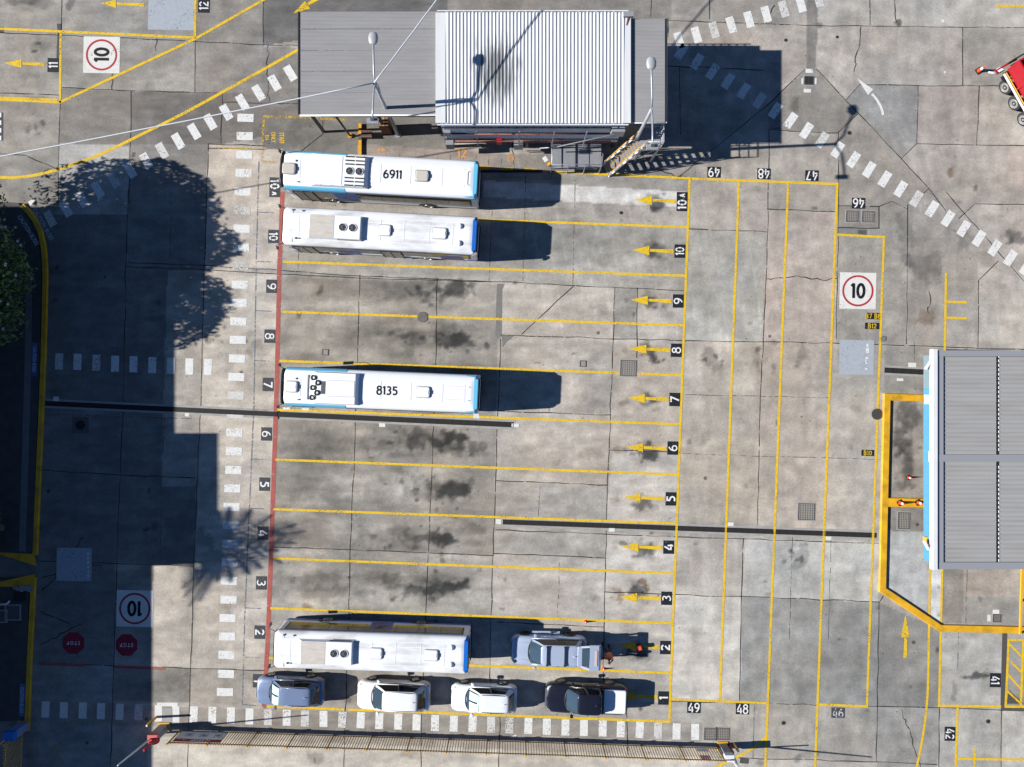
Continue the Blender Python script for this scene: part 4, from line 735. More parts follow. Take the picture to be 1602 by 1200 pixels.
for y, s in ((ys - .1, .07), (yn + .1, -.05)):
    m = MB(); m.box(((x0 + x1) / 2, y, ZU + .02), (x1 - x0, .07, .1))
    for i in range(21): m.box((x0 + .55 + (x1 - x0 - .9) * i / 20, y + s, ZU + .03), (.04, .12, .05))
    m.obj("gutter", WHITE2, OFF, True)
ZL = 4.6; lx0, lx1, ly0, ly1 = -13.0, x0 - .02, 16.45, 22.7
m = MB(); corrug_y(m, lx0, lx1, ly0, ly1, ZL, .082, .02, 0, .04); m.box(((lx0 + lx1) / 2, (ly0 + ly1) / 2, ZL - .07), (lx1 - lx0, ly1 - ly0, .08)); m.obj("lower_roof", GRF, OFF, True, label="wide grey left roof with fine ribs")
m = MB(); m.box((lx0 - .03, (ly0 + ly1) / 2, ZL - .02), (.07, ly1 - ly0, .14)); m.obj("roof_edge", BLACK, OFF, True)
ZR = 4.93; rx0, rx1, ry0, ry1 = x1 + .15, 9.27, 15.85, 22.1
m = MB(); corrug_y(m, rx0, rx1, ry0, ry1, ZR, .082, .02, 0, .02); m.box(((rx0 + rx1) / 2, (ry0 + ry1) / 2, ZR - .07), (rx1 - rx0, ry1 - ry0, .08)); m.obj("lower_roof", GRF, OFF, True, label="narrow grey right roof with fine ribs")
m = MB(); m.box((rx0 - .03, (ry0 + ry1) / 2, ZR + .02), (.16, ry1 - ry0, .1)); m.obj("flashing", WHITE2, OFF, True)
m = MB(); m.box((rx1 + .05, (ry0 + ry1) / 2, ZR - .03), (.12, ry1 - ry0, .14)); m.obj("roof_edge", BLACK, OFF, True)
m = MB()
m.tube([(lx0 + .05, ly0 - .08, ZL), (x0 - .05, ly0 - .05, ZL + .02), (x0 + .2, ly0 - .25, ZL)], .055); m.obj("edge_pipe", WHITE2, OFF, True); m = MB(); m.tube([(rx0, ry0 - .06, ZR), (rx1 + .1, ry0 - .06, ZR), (rx1 + .12, ry1, ZR)], .035); m.obj("edge_pipe", WHITE2, OFF, True)
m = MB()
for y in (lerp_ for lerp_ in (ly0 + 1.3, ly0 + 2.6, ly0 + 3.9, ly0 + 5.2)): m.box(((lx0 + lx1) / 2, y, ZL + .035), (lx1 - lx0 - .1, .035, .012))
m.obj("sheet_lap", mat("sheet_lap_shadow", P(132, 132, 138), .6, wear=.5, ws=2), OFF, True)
WALLB = mat("blue_white_cladding", P(228, 234, 244), .5, var=.06, vs=2)
m = MB(); n = 62
prof = []
for i in range(n):
    a = x0 + .15 + (x1 - x0 - .3) * i / n; p = (x1 - x0 - .3) / n; prof += [(a, 0), (a + p * .7, 0), (a + p * .78, .03), (a + p * .95, .03)]
yw = ys + .12; vs = [(x, yw - h_, 1.25) for x, h_ in prof] + [(x, yw - h_, ZU - .06) for x, h_ in prof]; k = len(prof); m.add(vs, [[i, i + 1, k + i + 1, k + i] for i in range(k - 1)])
m.box(((x0 + x1) / 2, (yw + yn) / 2 + .05, (1.45 + ZU) / 2 - .03), (x1 - x0 - .3, yn - yw - .1, ZU - 1.52)); m.obj("upper_wall", WALLB, OFF, True)
for z in (2.05, 3.1, 4.15): m = MB(); m.box(((x0 + x1) / 2, yw - .06, z), (x1 - x0 - .35, .09, .05)); m.obj("wall_shadow_line", BLACK, OFF, True)  # shadow lines across the cladding, built as black strips
m = MB(); m.box(((x0 + x1) / 2, ys + .2, 1.38), (x1 - x0 - .2, .25, .12))
m.obj("floor_beam", RUST, OFF, True)
m = MB()
for z, y, a, c in [(3.75, ys - .2, x0 + 2.2, x1 - .9), (2.6, ys - .24, x0 + .9, x1 - .7)]: m.tube([(a, y, z), (c, y, z)], .035, n=6); m.obj("service_pipe", RUST, OFF, True); m = MB()
for x in (-2.2, .45, 2.6, 4.6): m = MB(); m.box((x, ys - .3, 3.2), (.07, .05, 2.6)); m.obj("pipe_bracket", GALV, OFF, True)
m = MB(); m.tube([(6.3, ys - .4, 4.3), (2.8, ys - .5, 2.2), (1.8, ys - .5, 2.0)], .04, n=6); m.obj("conduit", GALV, OFF, True)
for px, py, z, d_ in [(700, 206, 3.4, (.4, .35, .6)), (966, 205, 3.8, (.8, .4, .9)), (704, 226, 1.6, (.5, .35, .9)), (811, 226, 1.6, (.6, .4, .9))]: m = MB(); m.box(G(px, py, z), d_); m.obj("switch_box", GREY, OFF, True)
m = MB(); m.box(G(781, 221, 1.9), (.36, .3, .5)); m.obj("fire_box", RED, OFF, True)
m = MB(); wallm = mat("office_ground_wall", P(130, 128, 126), .85, var=.1)
m.box((1.2, 19.4, .66), (11.0, 5.2, 1.32)); m.box((8.2, 19.2, 2.38), (2.0, 5.6, 4.76)); m.box((-8.9, 20.2, 2.2), (8.0, 4.4, 4.4)); m.obj("ground_floor_wall", wallm, OFF, True)
m = MB()
for x, y in [(-4.3, 16.0), (1.0, 16.0), (6.8, 16.0)]: m = MB(); m.box((x, y, .69), (.2, .2, 1.3)); m.obj("column", DGREY, OFF, True)
for x, y in [(-12.7, 17.0), (-8.5, 17.0)]: m = MB(); m.box((x, y, 2.2), (.16, .16, 4.4)); m.obj("column", DGREY, OFF, True)
m = MB(); c = G(983, 23, 5.2); m.box(c, (.62, .3, .22)); m.bar(c + Vector((0, -.1, -.05)), c + Vector((-.1, -.6, -.1)), .06, .06, 1); m.obj("floodlight", [GREY, RUST], OFF, True)
m = MB(); m.box(G(1044, 47, 4.4), (.16, .34, .1)); m.obj("wall_lamp", WHITE2, OFF, True)
# external steel stair and platform
ST_ = thing("steel_stair", "steep white steel stair with yellow edged treads and landing", "stairs", G(990, 245))
a, b2 = Vector((6.35, 14.35, 0)), Vector((8.15, 15.35, 3.0)); d = (b2 - a); dh = Vector((d.x, d.y, 0)).normalized(); nn_ = Vector((-dh.y, dh.x, 0)) * .42
m = MB()
for s in (-1, 1): m.bar(a + nn_ * s, b2 + nn_ * s, .06, .16)
m.obj("stringer", WHITE2, ST_, True); m = MB()
for i in range(13):
    q = a + d * ((i + .7) / 13.5); m.box(q, (.26, .8, .03), 0, math.atan2(dh.y, dh.x)); q2 = q - dh * .13 + Vector((0, 0, .012)); m.box(q2, (.03, .8, .02), 1, math.atan2(dh.y, dh.x))
m.obj("treads", [GALV, YSTEEL], ST_, True); m = MB()
for s in (-1, 1):
    for hh in (.5, 1.0): m.tube([a + nn_ * s + Vector((0, 0, hh)), b2 + nn_ * s + Vector((0, 0, hh))], .028, 1 if hh == 1 else 0, n=6)
    for i in range(7): q = a + nn_ * s + d * (i / 6); m.bar(q, q + Vector((0, 0, 1.0)), .04, .04)
    for i in range(6): q = a + nn_ * s + d * (i / 6); q3 = a + nn_ * s + d * ((i + 1) / 6); m.bar(q, q3 + Vector((0, 0, 1.0)), .03, .03)
m.obj("handrail", [WHITE2, YSTEEL], ST_, True)
lc = Vector((8.75, 15.55, 3.0)); m = MB(); m.box(lc, (1.3, 1.2, .06)); m.obj("landing", GALV, ST_, True); m = MB()
for hh in (.35, .7, 1.05):
    m.tube([lc + Vector((-.6, .6, hh)), lc + Vector((.65, .6, hh)), lc + Vector((.65, -.6, hh)), lc + Vector((-.3, -.6, hh))], .03, 0, n=6)
for p in [(-.6, .6), (0, .6), (.65, .6), (.65, 0), (.65, -.6), (.1, -.6)]: m.bar(lc + Vector((*p, 0)), lc + Vector((*p, 1.05)), .045, .045)
m.bar(lc + Vector((-.6, -.62, .1)), lc + Vector((.65, -.62, .1)), .05, .1, 1); m.obj("landing_rail", [WHITE2, YSTEEL], ST_, True); m = MB()
for p in [(.6, .5), (.6, -.55), (-.5, -.55)]: m.bar(lc + Vector((*p, 0)), Vector((lc.x + p[0], lc.y + p[1], 0)), .12, .12)
m.bar(lc + Vector((.6, -.55, -.2)), Vector((lc.x - .5, lc.y - .55, .6)), .06, .06); m.obj("support_leg", GALV, ST_, True)
t = thing("steel_platform", "low grey steel platform with pipe railing left of the stair", "platform", G(903, 240)); m = MB(); m.box((4.25, 15.05, .95), (3.3, 1.7, .08))
for x in (3.3, 4.2, 5.1): m.box((x, 15.05, 1.0), (.05, 1.7, .02), 1)
m.obj("deck", [mat("deck_plate", P(140, 142, 148), .6, var=.08), DGREY], t, True); m = MB()
for hh in (1.4, 1.95):
    m.tube([(2.6, 15.9, hh), (2.6, 14.2, hh), (5.85, 14.2, hh), (5.9, 14.9, hh)], .03, n=6)
for x in (2.6, 3.7, 4.8, 5.85): m.bar((x, 14.2, 0), (x, 14.2, 1.95), .05, .05)
m.bar((2.6, 15.9, 0), (2.6, 15.9, 1.95), .05, .05); m.bar((4.8, 14.2, 1.95), (5.6, 14.2, 1.0), .04, .04); m.obj("railing", GALV, t, True)
# small fittings in front of the office
t = thing("yellow_barrier", "yellow and black striped upright plate behind the top bus", "barrier", G(564, 225)); m = MB(); c = G(564, 225)
for i in range(5): m.box((c.x, c.y + 1.1 - i * .46, .09), (.2, .455, .18), 0)
m.box((c.x, c.y + .35, .185), (.205, .3, .02), 1); m.obj("plate", [YSTEEL, DGREY], t, True)
t = thing("bent_post", "thin white pipe bending down to a post beside the staff bay", "post", G(548, 213)); m = MB(); m.tube([G(468, 177, 4.5), G(526, 183, 3.6)], .05, n=6); m.obj("pipe", WHITE2, t, True)
m = MB(); m.tube([G(526, 183, 3.6), G(548, 213, 0)], .07, n=8); m.obj("post", DGREY, t, True); m = MB(); m.cyl(G(548, 213, 0), .15, .12, n=12); m.obj("foot", YSTEEL, t, True)
t = thing("brown_carton", "tall brown box standing under the left roof edge", "box", G(601, 196)); m = MB(); m.box(G(603, 197, .75), (.62, .6, 1.5)); m.obj("carton", BROWN, t, True); m = MB(); m.box(G(603, 197, .75) + Vector((0, 0, .755)), (.1, .6, .01)); m.obj("tape", mat("tape", P(190, 160, 120), .5), t, True)
t = thing("equipment_crate", "rusty framed crate on the ground behind the yellow barrier", "crate", G(575, 213)); m = MB(); c = G(575, 213); m.box(c + Vector((0, 0, .2)), (.7, .4, .4)); m.obj("crate", DGREY, t, True); m = MB(); [m.bar(c + Vector((-.38, s, .42)), c + Vector((.38, s, .42)), .05, .05) for s in (-.2, .2)]; m.obj("frame", RUST, t, True)
t = thing("small_post", "short yellow post with a white square cap beside the platform", "post", G(858, 258)); m = MB(); m.tube([G(859, 258, 0), G(859, 256, .8)], .11); m.obj("post", YSTEEL, t, True); m = MB(); m.box(G(853, 249, .9), (.26, .34, .06), 0, .6); m.obj("cap", WHITE2, t, True)

# ------------------------------------------------------------------ canopy at the right edge
CAN = thing("fuel_canopy", "wide grey ribbed canopy with a light blue fascia at right", "canopy", G(1560, 720))
cz = 6.0; cx0, cx1, cy0, cy1 = 25.05, 38.0, -10.95, 1.95
cr_ = mat("grey_ribbed_canopy_sheet", P(163, 163, 163), .75, spec=.15, var=.05, vs=1, dirt=.3, dcol=(.16, .14, .12), stretch=(.3, 2.5, 1)); trim = mat("canopy_trim", P(146, 149, 156), .7)
m = MB(); ymid = -4.4; xb = 28.62
for (a, c, zz) in [(cx0 + .42, xb, 0), (xb + .18, cx1, 0)]:
    for (y0_, y1_) in [(cy0 + .4, ymid - .2), (ymid + .2, cy1 - .35)]: corrug_y(m, a, c, y0_, y1_, cz, .262, .022, 0, 0, (.72, .78, .93))
m.obj("roof_sheet", cr_, CAN, True)
m = MB(); m.box(((cx0 + cx1) / 2, (cy0 + cy1) / 2, cz - .12), (cx1 - cx0, cy1 - cy0, .16)); m.obj("roof_base", BLACK, CAN, True)
m = MB()
for y, w in [(cy0 + .2, .4), (ymid, .4), (cy1 - .17, .34)]: m.box(((cx0 + cx1) / 2, y, cz + .05), (cx1 - cx0, w, .1))
for y0_, y1_ in [(cy0 + .4, ymid - .2), (ymid + .2, cy1 - .34)]: m.box((cx0 + .2, (y0_ + y1_) / 2, cz + .045), (.4, y1_ - y0_, .09))
m.obj("roof_trim", trim, CAN, True)
m = MB()
[m.box((xb + .145, cy0 + .5 + k * .262, cz + .02), (.035, .15, .04)) for k in range(47) if abs(cy0 + .5 + k * .262 - ymid) > .3]; m.obj("ridge_strip", WHITE2, CAN, True)
m = MB(); m.box((cx0 - .13, (cy0 + cy1) / 2 + .02, cz + .0), (.26, cy1 - cy0 + .1, .36)); m.obj("parapet", WHITE2, CAN, True)
FASC = mat("light_blue_fascia", P(84, 152, 186), .5, var=.04); FAS2 = mat("pale_teal_fascia", P(124, 146, 156), .5, var=.04)
m = MB(); fz0 = 5.25; yb = -.45
for k in range(44):
    y = cy0 + .35 + k * .279; mi = 1 if y > yb else 0; m.box((cx0 - .22 - (.008 if k % 2 else 0), y + .14, (fz0 + cz) / 2 - .12), (.06, .279, cz - fz0 - .1), mi)
m.obj("fascia", [FASC, FAS2], CAN, True)
m = MB(); m.box((cx0 - .265, -.95, 5.55), (.03, .55, .5)); m.obj("fascia_sign", WHN, CAN, True)
m = MB()
for px, py, rz_ in [(1452, 571, -.6), (1449, 853, .5), (1455, 714, 0)]: m = MB(); c = G(px, py, 5.9); m.box(c, (.14, .62, .08), 0, rz_); m.box(c + Vector((.18, -.02, 0)), (.2, .1, .08), 1); m.obj("floodlight", [WHITE2, RUST], CAN, True)
m = MB(); m.box(G(1448, 845, 5.5), (.1, .4, .4)); m.obj("yellow_tag", YSTEEL, CAN, True)
m = MB()
for y in (-9.5, -4.4, .6):
    for x in (31.5, 36): m = MB(); m.box((x, y, 2.9), (.35, .35, 5.8)); m.obj("column", GREY, CAN, True)
m = MB(); m.box((30.5, -4.2, .9), (1.2, 3.0, 1.8)); m.obj("fuel_pump", GREY, CAN, True)

# ------------------------------------------------------------------ light poles and the cables
def lamp_pole(jx, jy, jz, lx, ly, lz, fx, fy, fz, label):
    J = G(jx, jy, jz); t = thing("light_pole", label, "lamp post", (J.x, J.y, 0)); Lp, Fp = G(lx, ly, lz), G(fx, fy, fz)
    m = MB(); m.tube([(J.x, J.y, 0), (J.x, J.y, jz * .5), tuple(J)], [.13, .11, .09], n=12); m.cyl((J.x, J.y, 0), .24, .05); m.obj("pole", GALV, t, True)
    m = MB(); m.tube([J + Vector((0, 0, -.1)), J.lerp(Lp, .25) + Vector((0, 0, .1)), J.lerp(Lp, .6) + Vector((0, 0, .06)), Lp + Vector((0, -.3, 0))], .055); m.tube([J + Vector((0, 0, -.1)), J.lerp(Fp, .3) + Vector((0, 0, .1)), J.lerp(Fp, .7) + Vector((0, 0, .05)), Fp], .05); m.obj("cross_arm", GALV, t, True)
    m = MB(); rings = []
    for i in range(9):
        a = PI * i / 8; r = math.sin(a) ** .6; y = -math.cos(a) * .36; rings.append([Lp + Vector((.28 * r * math.cos(q), y, .13 * r * math.sin(q))) for q in [2 * PI * j / 14 for j in range(14)]])
    m.loft(rings); h_ = m.obj("lamp_head", mat("lamp_shell", P(186, 188, 190), .35, metal=.2), t, True)
    m = MB(); m.box(Lp + Vector((0, 0, -.12)), (.3, .36, .05)); m.obj("lens", REFL, h_, True)
    m = MB(); m.box(Fp + Vector((0, -.02, -.1)), (.66, .3, .14)); m.box(Fp + Vector((0, .05, .02)), (.2, .16, .12), 1); m.obj("floodlight", [GALV, DGREY], t, True); return J
lamp_pole(1020, 170, 7.9, 1019, 99, 8.6, 1021, 229, 8.2, "tall light pole rising beside the steel stair")
J1 = lamp_pole(586, 131, 8.1, 584, 60, 8.35, 582.5, 188, 8.2, "tall light pole rising through the left roof edge with cables")
def cable(name, A, B_, sag, r, label):
    t = thing(name, label, "cable", tuple(A)); m = MB(); pts = []
    for i in range(15):
        s = i / 14; p = A.lerp(B_, s); p.z -= sag * 4 * s * (1 - s); pts.append(p + Vector((0, 0, .015 * math.sin(i * 2.3))))
    m.tube(pts, r * .8, n=6); m.obj("cable", CABLE, t, True)
cable("overhead_cable", J1 + Vector((0, 0, .1)), G(-260, 292, 7.4), .25, .05, "pale cable sagging from the left light pole to the left edge"); cable("overhead_cable", J1 + Vector((0, 0, .12)), G(762, -110, 8.4), .15, .05, "pale cable rising from the left light pole to the top edge")
m = MB(); m.tube([J1 + Vector((.06, .05, -1.5)), J1 + Vector((.1, .15, -.5)), J1 + Vector((.02, .1, .1))], .04, n=6); o = m.obj("cable_loop", GALV); tag(o, "short cable loop hanging from the left light pole", "cable")

# ------------------------------------------------------------------ buses (front towards the left of the picture)
BL, BW = 12.5, 2.5
def rrect(x0, x1, hw, z, rf, rr, n=5):               # rounded plan outline, counter-clockwise
    out = []
    for (cx, cy, a0, r) in [(x1 - rf, hw - rf, 0, rf), (x0 + rr, hw - rr, PI / 2, rr), (x0 + rr, -hw + rr, PI, rr), (x1 - rf, -hw + rf, 1.5 * PI, rf)]:
        for k in range(n + 1): a = a0 + k * PI / 2 / n; out.append(Vector((cx + r * math.cos(a), cy + r * math.sin(a), z)))
    return out
def wheel_at(parent, x, y, r, w, side, name="wheel", spokes=True, rimr=.62, mt=None):
    o = bpy.data.objects.new(name, None); COL.objects.link(o); o.parent = parent; o.location = (x, y, r)
    m = MB(); prof = [(r * .62, -w / 2), (r * .9, -w / 2), (r, -w * .36), (r, w * .36), (r * .9, w / 2), (r * .62, w / 2), (r * .62, -w / 2)]; n = 28
    rings = [[Vector((rr_ * math.cos(2 * PI * k / n), yy, rr_ * math.sin(2 * PI * k / n))) for k in range(n)] for rr_, yy in prof]
    m.loft(rings, cap=False); m.obj("tyre", RUB, o)
    m = MB(); yf = side * w * .56; m.tube([(0, 0, 0), (0, yf * (.72 if spokes else .8), 0)], [r * .6, r * .6], 1 if spokes else 0, 24); m.tube([(0, yf * .5, 0), (0, yf * .95, 0)], [r * .17, r * .14], 0, 12)
    for k in range(8 if spokes else 0):
        a = 2 * PI * k / 8; m.bar((0, yf * .85, 0), (r * rimr * math.cos(a), yf * .85, r * rimr * math.sin(a)), .035 if spokes else .06, .05)
    pts = [(r * rimr * math.cos(2 * PI * k / 20), yf * .9, r * rimr * math.sin(2 * PI * k / 20)) for k in range(21)]; m.tube(pts, .022, 0, 5, cap=False)
    if not spokes: m.tube([(0, yf * .8, 0), (0, yf * .86, 0)], [r * .34, r * .30], 1, 16)
    m.obj("rim", [mt or ALU, BLACK], o); return o
def arch(m, x, y, zc, r0, r1, s, n=20):
    A = [(x + r0 * math.cos(PI * k / n), y, zc + r0 * math.sin(PI * k / n)) for k in range(n + 1)]; B_ = [(x + r1 * math.cos(PI * k / n), y, zc + r1 * math.sin(PI * k / n)) for k in range(n + 1)]
    m.add(A + B_, [[k, k + 1, n + 2 + k, n + 1 + k] if s < 0 else [n + 1 + k, n + 2 + k, k + 1, k] for k in range(n)])
def bus(label, cx, cy, ang, style, number=None):
    c = G(cx, cy, 3.05 if style in ("6911", "8135") else 2.75); t = thing("city_bus", label, "bus", (c.x, c.y, 0), PI - ang, "city buses parked in the bays")
    light = style in ("6911", "8135"); edge = SKYB if light else DEEPB; hl, hw = BL / 2, BW / 2; side = WHITE if light else WHITE
    skirt = mat("bus_lower_side_" + ("pale" if light else "blue"), P(200, 205, 210) if light else P(66, 92, 170), .4, var=.04)
    m = MB(); m.loft([rrect(-hl, hl, hw - .02, .32, .35, .12), rrect(-hl, hl, hw, .45, .35, .12), rrect(-hl, hl, hw, .8, .35, .12)], 1, sm=True, cap=True)
    m.loft([rrect(-hl, hl, hw, .8, .35, .12), rrect(-hl, hl, hw, 1.2, .35, .12), rrect(-hl + .02, hl - .03, hw - .02, 2.72, .35, .12)], 0, cap=False); m.obj("body", [side, skirt], t)
    m = MB(); RS = [rrect(-hl + .02, hl - .02, hw - .02, 2.70, .34, .12), rrect(-hl + .05, hl - .07, hw - .05, 2.86, .33, .13), rrect(-hl + .12, hl - .16, hw - .13, 2.98, .3, .15), rrect(-hl + .22, hl - .26, hw - .27, 3.05, .28, .17), rrect(-hl + .5, hl - .55, hw - .7, 3.09, .2, .2)]
    m.loft(RS, 0, cap=True)
    o0 = 0; nR = len(RS[0])
    for fi, f in enumerate(m.f):
        ps = [Vector(m.v[i]) for i in f]; c_ = sum(ps, Vector()) / len(ps)
        if len(f) == 4:
            if c_.x < -hl + .19: m.m[fi] = 1
            if c_.x < -hl + .25 and abs(c_.y) < hw - .2: m.m[fi] = 1
    m.obj("roof", [WHITE if light else WHITED, edge], t)
    # rear cap step and livery bands along the front roof edges
    m = MB(); m.loft([rrect(-hl + .01, -hl + .32, hw - .24, 3.0, .05, .1), rrect(-hl + .06, -hl + .30, hw - .3, 3.10, .05, .1)], 0); m.obj("rear_cap", edge, t)
    if light:
        for s in (-1, 1):
            m = MB(); xa, xb = hl - .25, 2.15
            yo = [(hw + .004, 2.68), (hw - .035, 2.86), (hw - .115, 2.985), (hw - .2, 3.035)]
            ring = lambda x, ys: [Vector((x, s * (y), z + .006)) for y, z in ys]
            m.add(ring(xa, yo) + ring(xb - .0, yo), [[i, i + 1, 5 + i, 4 + i] for i in range(3)], 0, False); m.obj("roof_band", edge, t)
            m = MB(); m.add([(-hl + .2, s * (hw - .19), 3.045), (-hl + .9, s * (hw - .1), 3.0), (-hl + .2, s * (hw - .03), 2.88)], [[0, 1, 2]]); m.obj("roof_band", edge, t)
    else:
        m = MB()
        for y in (-.75, -.45, .45, .75): m.box((0, y, 3.085 if abs(y) < .6 else 3.07), (BL - 1.2, .035, .015))
        for x in (-4.7, -3.2, -1.6, -.1, 5.1): m.box((x, 0, 3.094), (.04, 1.3, .012))
        m.obj("roof_seam", WHITE, t)
        m = MB(); m.box((hl - .75, 0, 3.06), (.02, 2.1, .02)); m.obj("roof_gap", DGREY, t)
    if light:
        m = MB()
        for x in (-5.4, -4.0, -2.0, -.1, 5.0): m.box((x, 0, 3.093), (.02, 1.15, .006))
        m.obj("roof_seam", mat("roof_seam_grey", P(186, 190, 196), .6), t)
    # glazing
    for s in (-1, 1): m = MB(); m.box((-.1, s * (hw - .012), 1.95), (11.5, .03, 1.42)); m.obj("window_band", BLACK, t)
    xs = [5.55, 4.35, 2.9, 1.45, 0.0, -1.45, -2.9, -4.35, -5.75]
    for s in (-1, 1):
        for i in range(len(xs) - 1):
            if s == 1 and i == 0: continue
            if s == 1 and i == 4 and not light: continue
            a, b_ = xs[i] - .015, xs[i + 1] + .015; m = MB(); m.box(((a + b_) / 2, s * (hw - .005), 1.95), (a - b_, .03, 1.35)); m.obj("side_window", GLS, t)
    if not light:
        for (x_, s_, w_) in ((2.2, 1, 1.5), (-4.6, 1, 1.5), (-.4, -1, 1.45)):
            m = MB(); m.box((x_, s_ * (hw + .004), 1.5), (w_, .02, 1.6), 0)
            for q in range(14): m.box((x_ + random.uniform(-.5, .5), s_ * (hw + .012), 1.5 + random.uniform(-.6, .6)), (random.uniform(.1, .4), .012, random.uniform(.1, .3)), 1)
            m.obj("side_poster", [mat("poster_blue", P(90, 104, 168), .5), mat("poster_shapes", P(110, 92, 96), .6)], t)
        m = MB(); m.box((-.3, hw + .002, 1.45), (.0, .0, .0)) if False else None
        for s in (-1, 1): m.box((-1.0, s * (hw + .001), .92), (9.2, .02, .22))
        m.obj("side_stripe", WHITE, t)
    else:
        m = MB(); m.box((2.3, hw + .006, 1.62), (1.45, .02, 2.0), 0); [m.box((2.3 + random.uniform(-.5, .5), hw + .018, 1.4 + random.uniform(-.5, .4)), (random.uniform(.2, .6), .004, random.uniform(.1, .3)), 1) for q in range(10)]
        m.obj("side_poster", [mat("poster_blue_light", P(96, 130, 200), .5), mat("poster_greys", P(110, 120, 140), .6)], t)
    m = MB(); m.add([(hl + .012, -hw + .36, 1.0), (hl + .012, hw - .36, 1.0), (hl - .005, hw - .38, 2.84), (hl - .005, -hw + .38, 2.84)], [[0, 1, 2, 3]])
    for s in (-1, 1): m.add([(hl + .012, s * (hw - .36), 1.0), (hl - .1, s * (hw - .08), 1.0), (hl - .12, s * (hw - .1), 2.84), (hl - .005, s * (hw - .38), 2.84)], [[0, 1, 2, 3] if s > 0 else [3, 2, 1, 0]])
    m.box((hl - .02, 0, 2.86), (.1, 2.1, .14)) if light else None
    m.obj("windscreen", GLS, t)
    if light: m = MB(); m.tube([(hl - .12, -hw + .14, 2.95), (hl + .0, -.6, 2.98), (hl + .02, 0, 2.98), (hl + .0, .6, 2.98), (hl - .12, hw - .14, 2.95)], .09, n=8); m.obj("front_visor", BLACK, t)
    m = MB(); m.box((-hl - .004, 0, 2.25), (.03, 2.0, .8)); m.obj("rear_window", GLS, t)
    m = MB()
    for s in (-1, 1): m.box((-hl - .006, s * 1.05, 1.1), (.03, .16, .5))
    m.obj("tail_lamp", RED, t)
    m = MB(); m.box((-hl - .02, 0, .42), (.08, 2.3, .16)); m.obj("rear_bumper", BLACK, t)
    def door(x, w):
        m = MB(); m.box((x, hw - .0, 1.5), (w, .05, 2.35)); m.obj("door", BLACK, t)
        dd = m; m = MB(); [m.box((x + s * w * .25, hw + .03, 1.55), (w * .42, .012, 2.05)) for s in (-1, 1)]; m.obj("door_glass", GLS, t)
        m = MB(); [m.box((x + s * w / 2, hw + .03, 1.5), (.05, .05, 2.4)) for s in (-1, 0, 1)]; m.obj("door_frame", DGREY, t)
    door(4.95, 1.25)
    if not light: door(-.7, 1.3)
    for x in (3.35, -2.9):
        for s in (-1, 1):
            m = MB(); arch(m, x, s * (hw + .004), .49, .47, .66, s); m.obj("wheel_arch", BLACK, t)
            wheel_at(t, x, s * (hw - .13), .49, .29, s, spokes=False)
    for s in (-1, 1):
        m = MB(); m.tube([(hl - .15, s * (hw - .15), 2.88), (hl + .34, s * (hw + .06), 2.86), (hl + .40, s * (hw + .10), 2.4)], .02, n=6); m.box((hl + .40, s * (hw + .10), 2.2), (.06, .2, .36)); m.obj("mirror", BLACK, t)
    # roof equipment
    X = lambda px: hl - (px - (cx - 156.3)) / (24.73 if light else 24.6)
    def fan(x, y, r, z):
        o = bpy.data.objects.new("cooling_fan", None); COL.objects.link(o); o.parent = t; o.location = (x, y, z)
        m = MB(); m.cyl((0, 0, 0), r, .012, n=24, sm=False); m.obj("fan_well", PIT, o); m = MB()
        for k in range(7): a = 2 * PI * k / 7; m.bar((0, 0, .03), (r * .92 * math.cos(a), r * .92 * math.sin(a), .02), r * .28, .012)
        m.cyl((0, 0, .02), r * .22, .05, n=12); m.obj("fan_blades", DGREY, o); m = MB(); m.tube([(r * 1.04 * math.cos(2 * PI * k / 24), r * 1.04 * math.sin(2 * PI * k / 24), .02) for k in range(25)], .02, n=5, cap=False); m.obj("fan_ring", WHITE, o)
    def acbox(xf, xr, xs_, hy, z0, z1, mi):
        m = MB(); a = [(xf, -hy), (xf, hy)]
        v = [(xf, -hy, z0), (xf, hy, z0), (xf - .35, hy - .06, z1), (xf - .35, -hy + .06, z1), (xr, hy - .06, z1), (xr, -hy + .06, z1), (xs_, hy, z0), (xs_, -hy, z0)]
        m.add(v, [[0, 1, 2, 3], [3, 2, 4, 5], [5, 4, 6, 7], [1, 6, 4, 2], [0, 3, 5, 7]]); m.obj("air_conditioner", mi, t)
    def hatch(px, mt, y=0.0, w=.86, d=.7):
        x = X(px) ; m = MB(); m.loft([rrect(x - w / 2, x + w / 2, d / 2, 3.06, .12, .1), rrect(x - w / 2 + .02, x + w / 2 - .02, d / 2 - .02, 3.17, .12, .1), rrect(x - w / 2 + .08, x + w / 2 - .06, d / 2 - .07, 3.20, .1, .1)], 0)
        h = m.obj("roof_hatch", mt, t); m = MB(); q_ = [Vector((p.x, p.y, 3.10)) for p in rrect(x - w / 2 - .015, x + w / 2 + .015, d / 2 + .015, 3.1, .12, .1)]; m.tube(q_ + [q_[0]], .014, n=4, cap=False); m.obj("hatch_seal", GREY, h); m = MB(); m.box((x - w / 2 + .07, y, 3.20), (.1, .24, .025)); m.obj("hatch_handle", GREY, h)
    if style == "6911":
        acbox(4.35, 3.9 - 3.0, .62, 1.02, 3.04, 3.30, WHITE); hatch(451, BEIGE); hatch(659, BEIGE); [fan(x, 0, .235, 3.305) for x in (1.82, 1.22)]; m = MB()
        for x in (1.83, 1.18):
            for y in (-.95 + .05, -.66, -.43, .43, .66, .90): m.box((x, y, 3.306), (.58, .085, .01))
        m.obj("intake_slots", PIT, t); m = MB(); [m.box((x, s * .97, 3.308), (.05, .04, .02)) for x in (3.6, 2.9, 2.25, 1.5, .95) for s in (-1, 1)]; m.box((2.3, 0, 3.304), (.02, 1.8, .012)); m.obj("panel_seam", GREY, t)
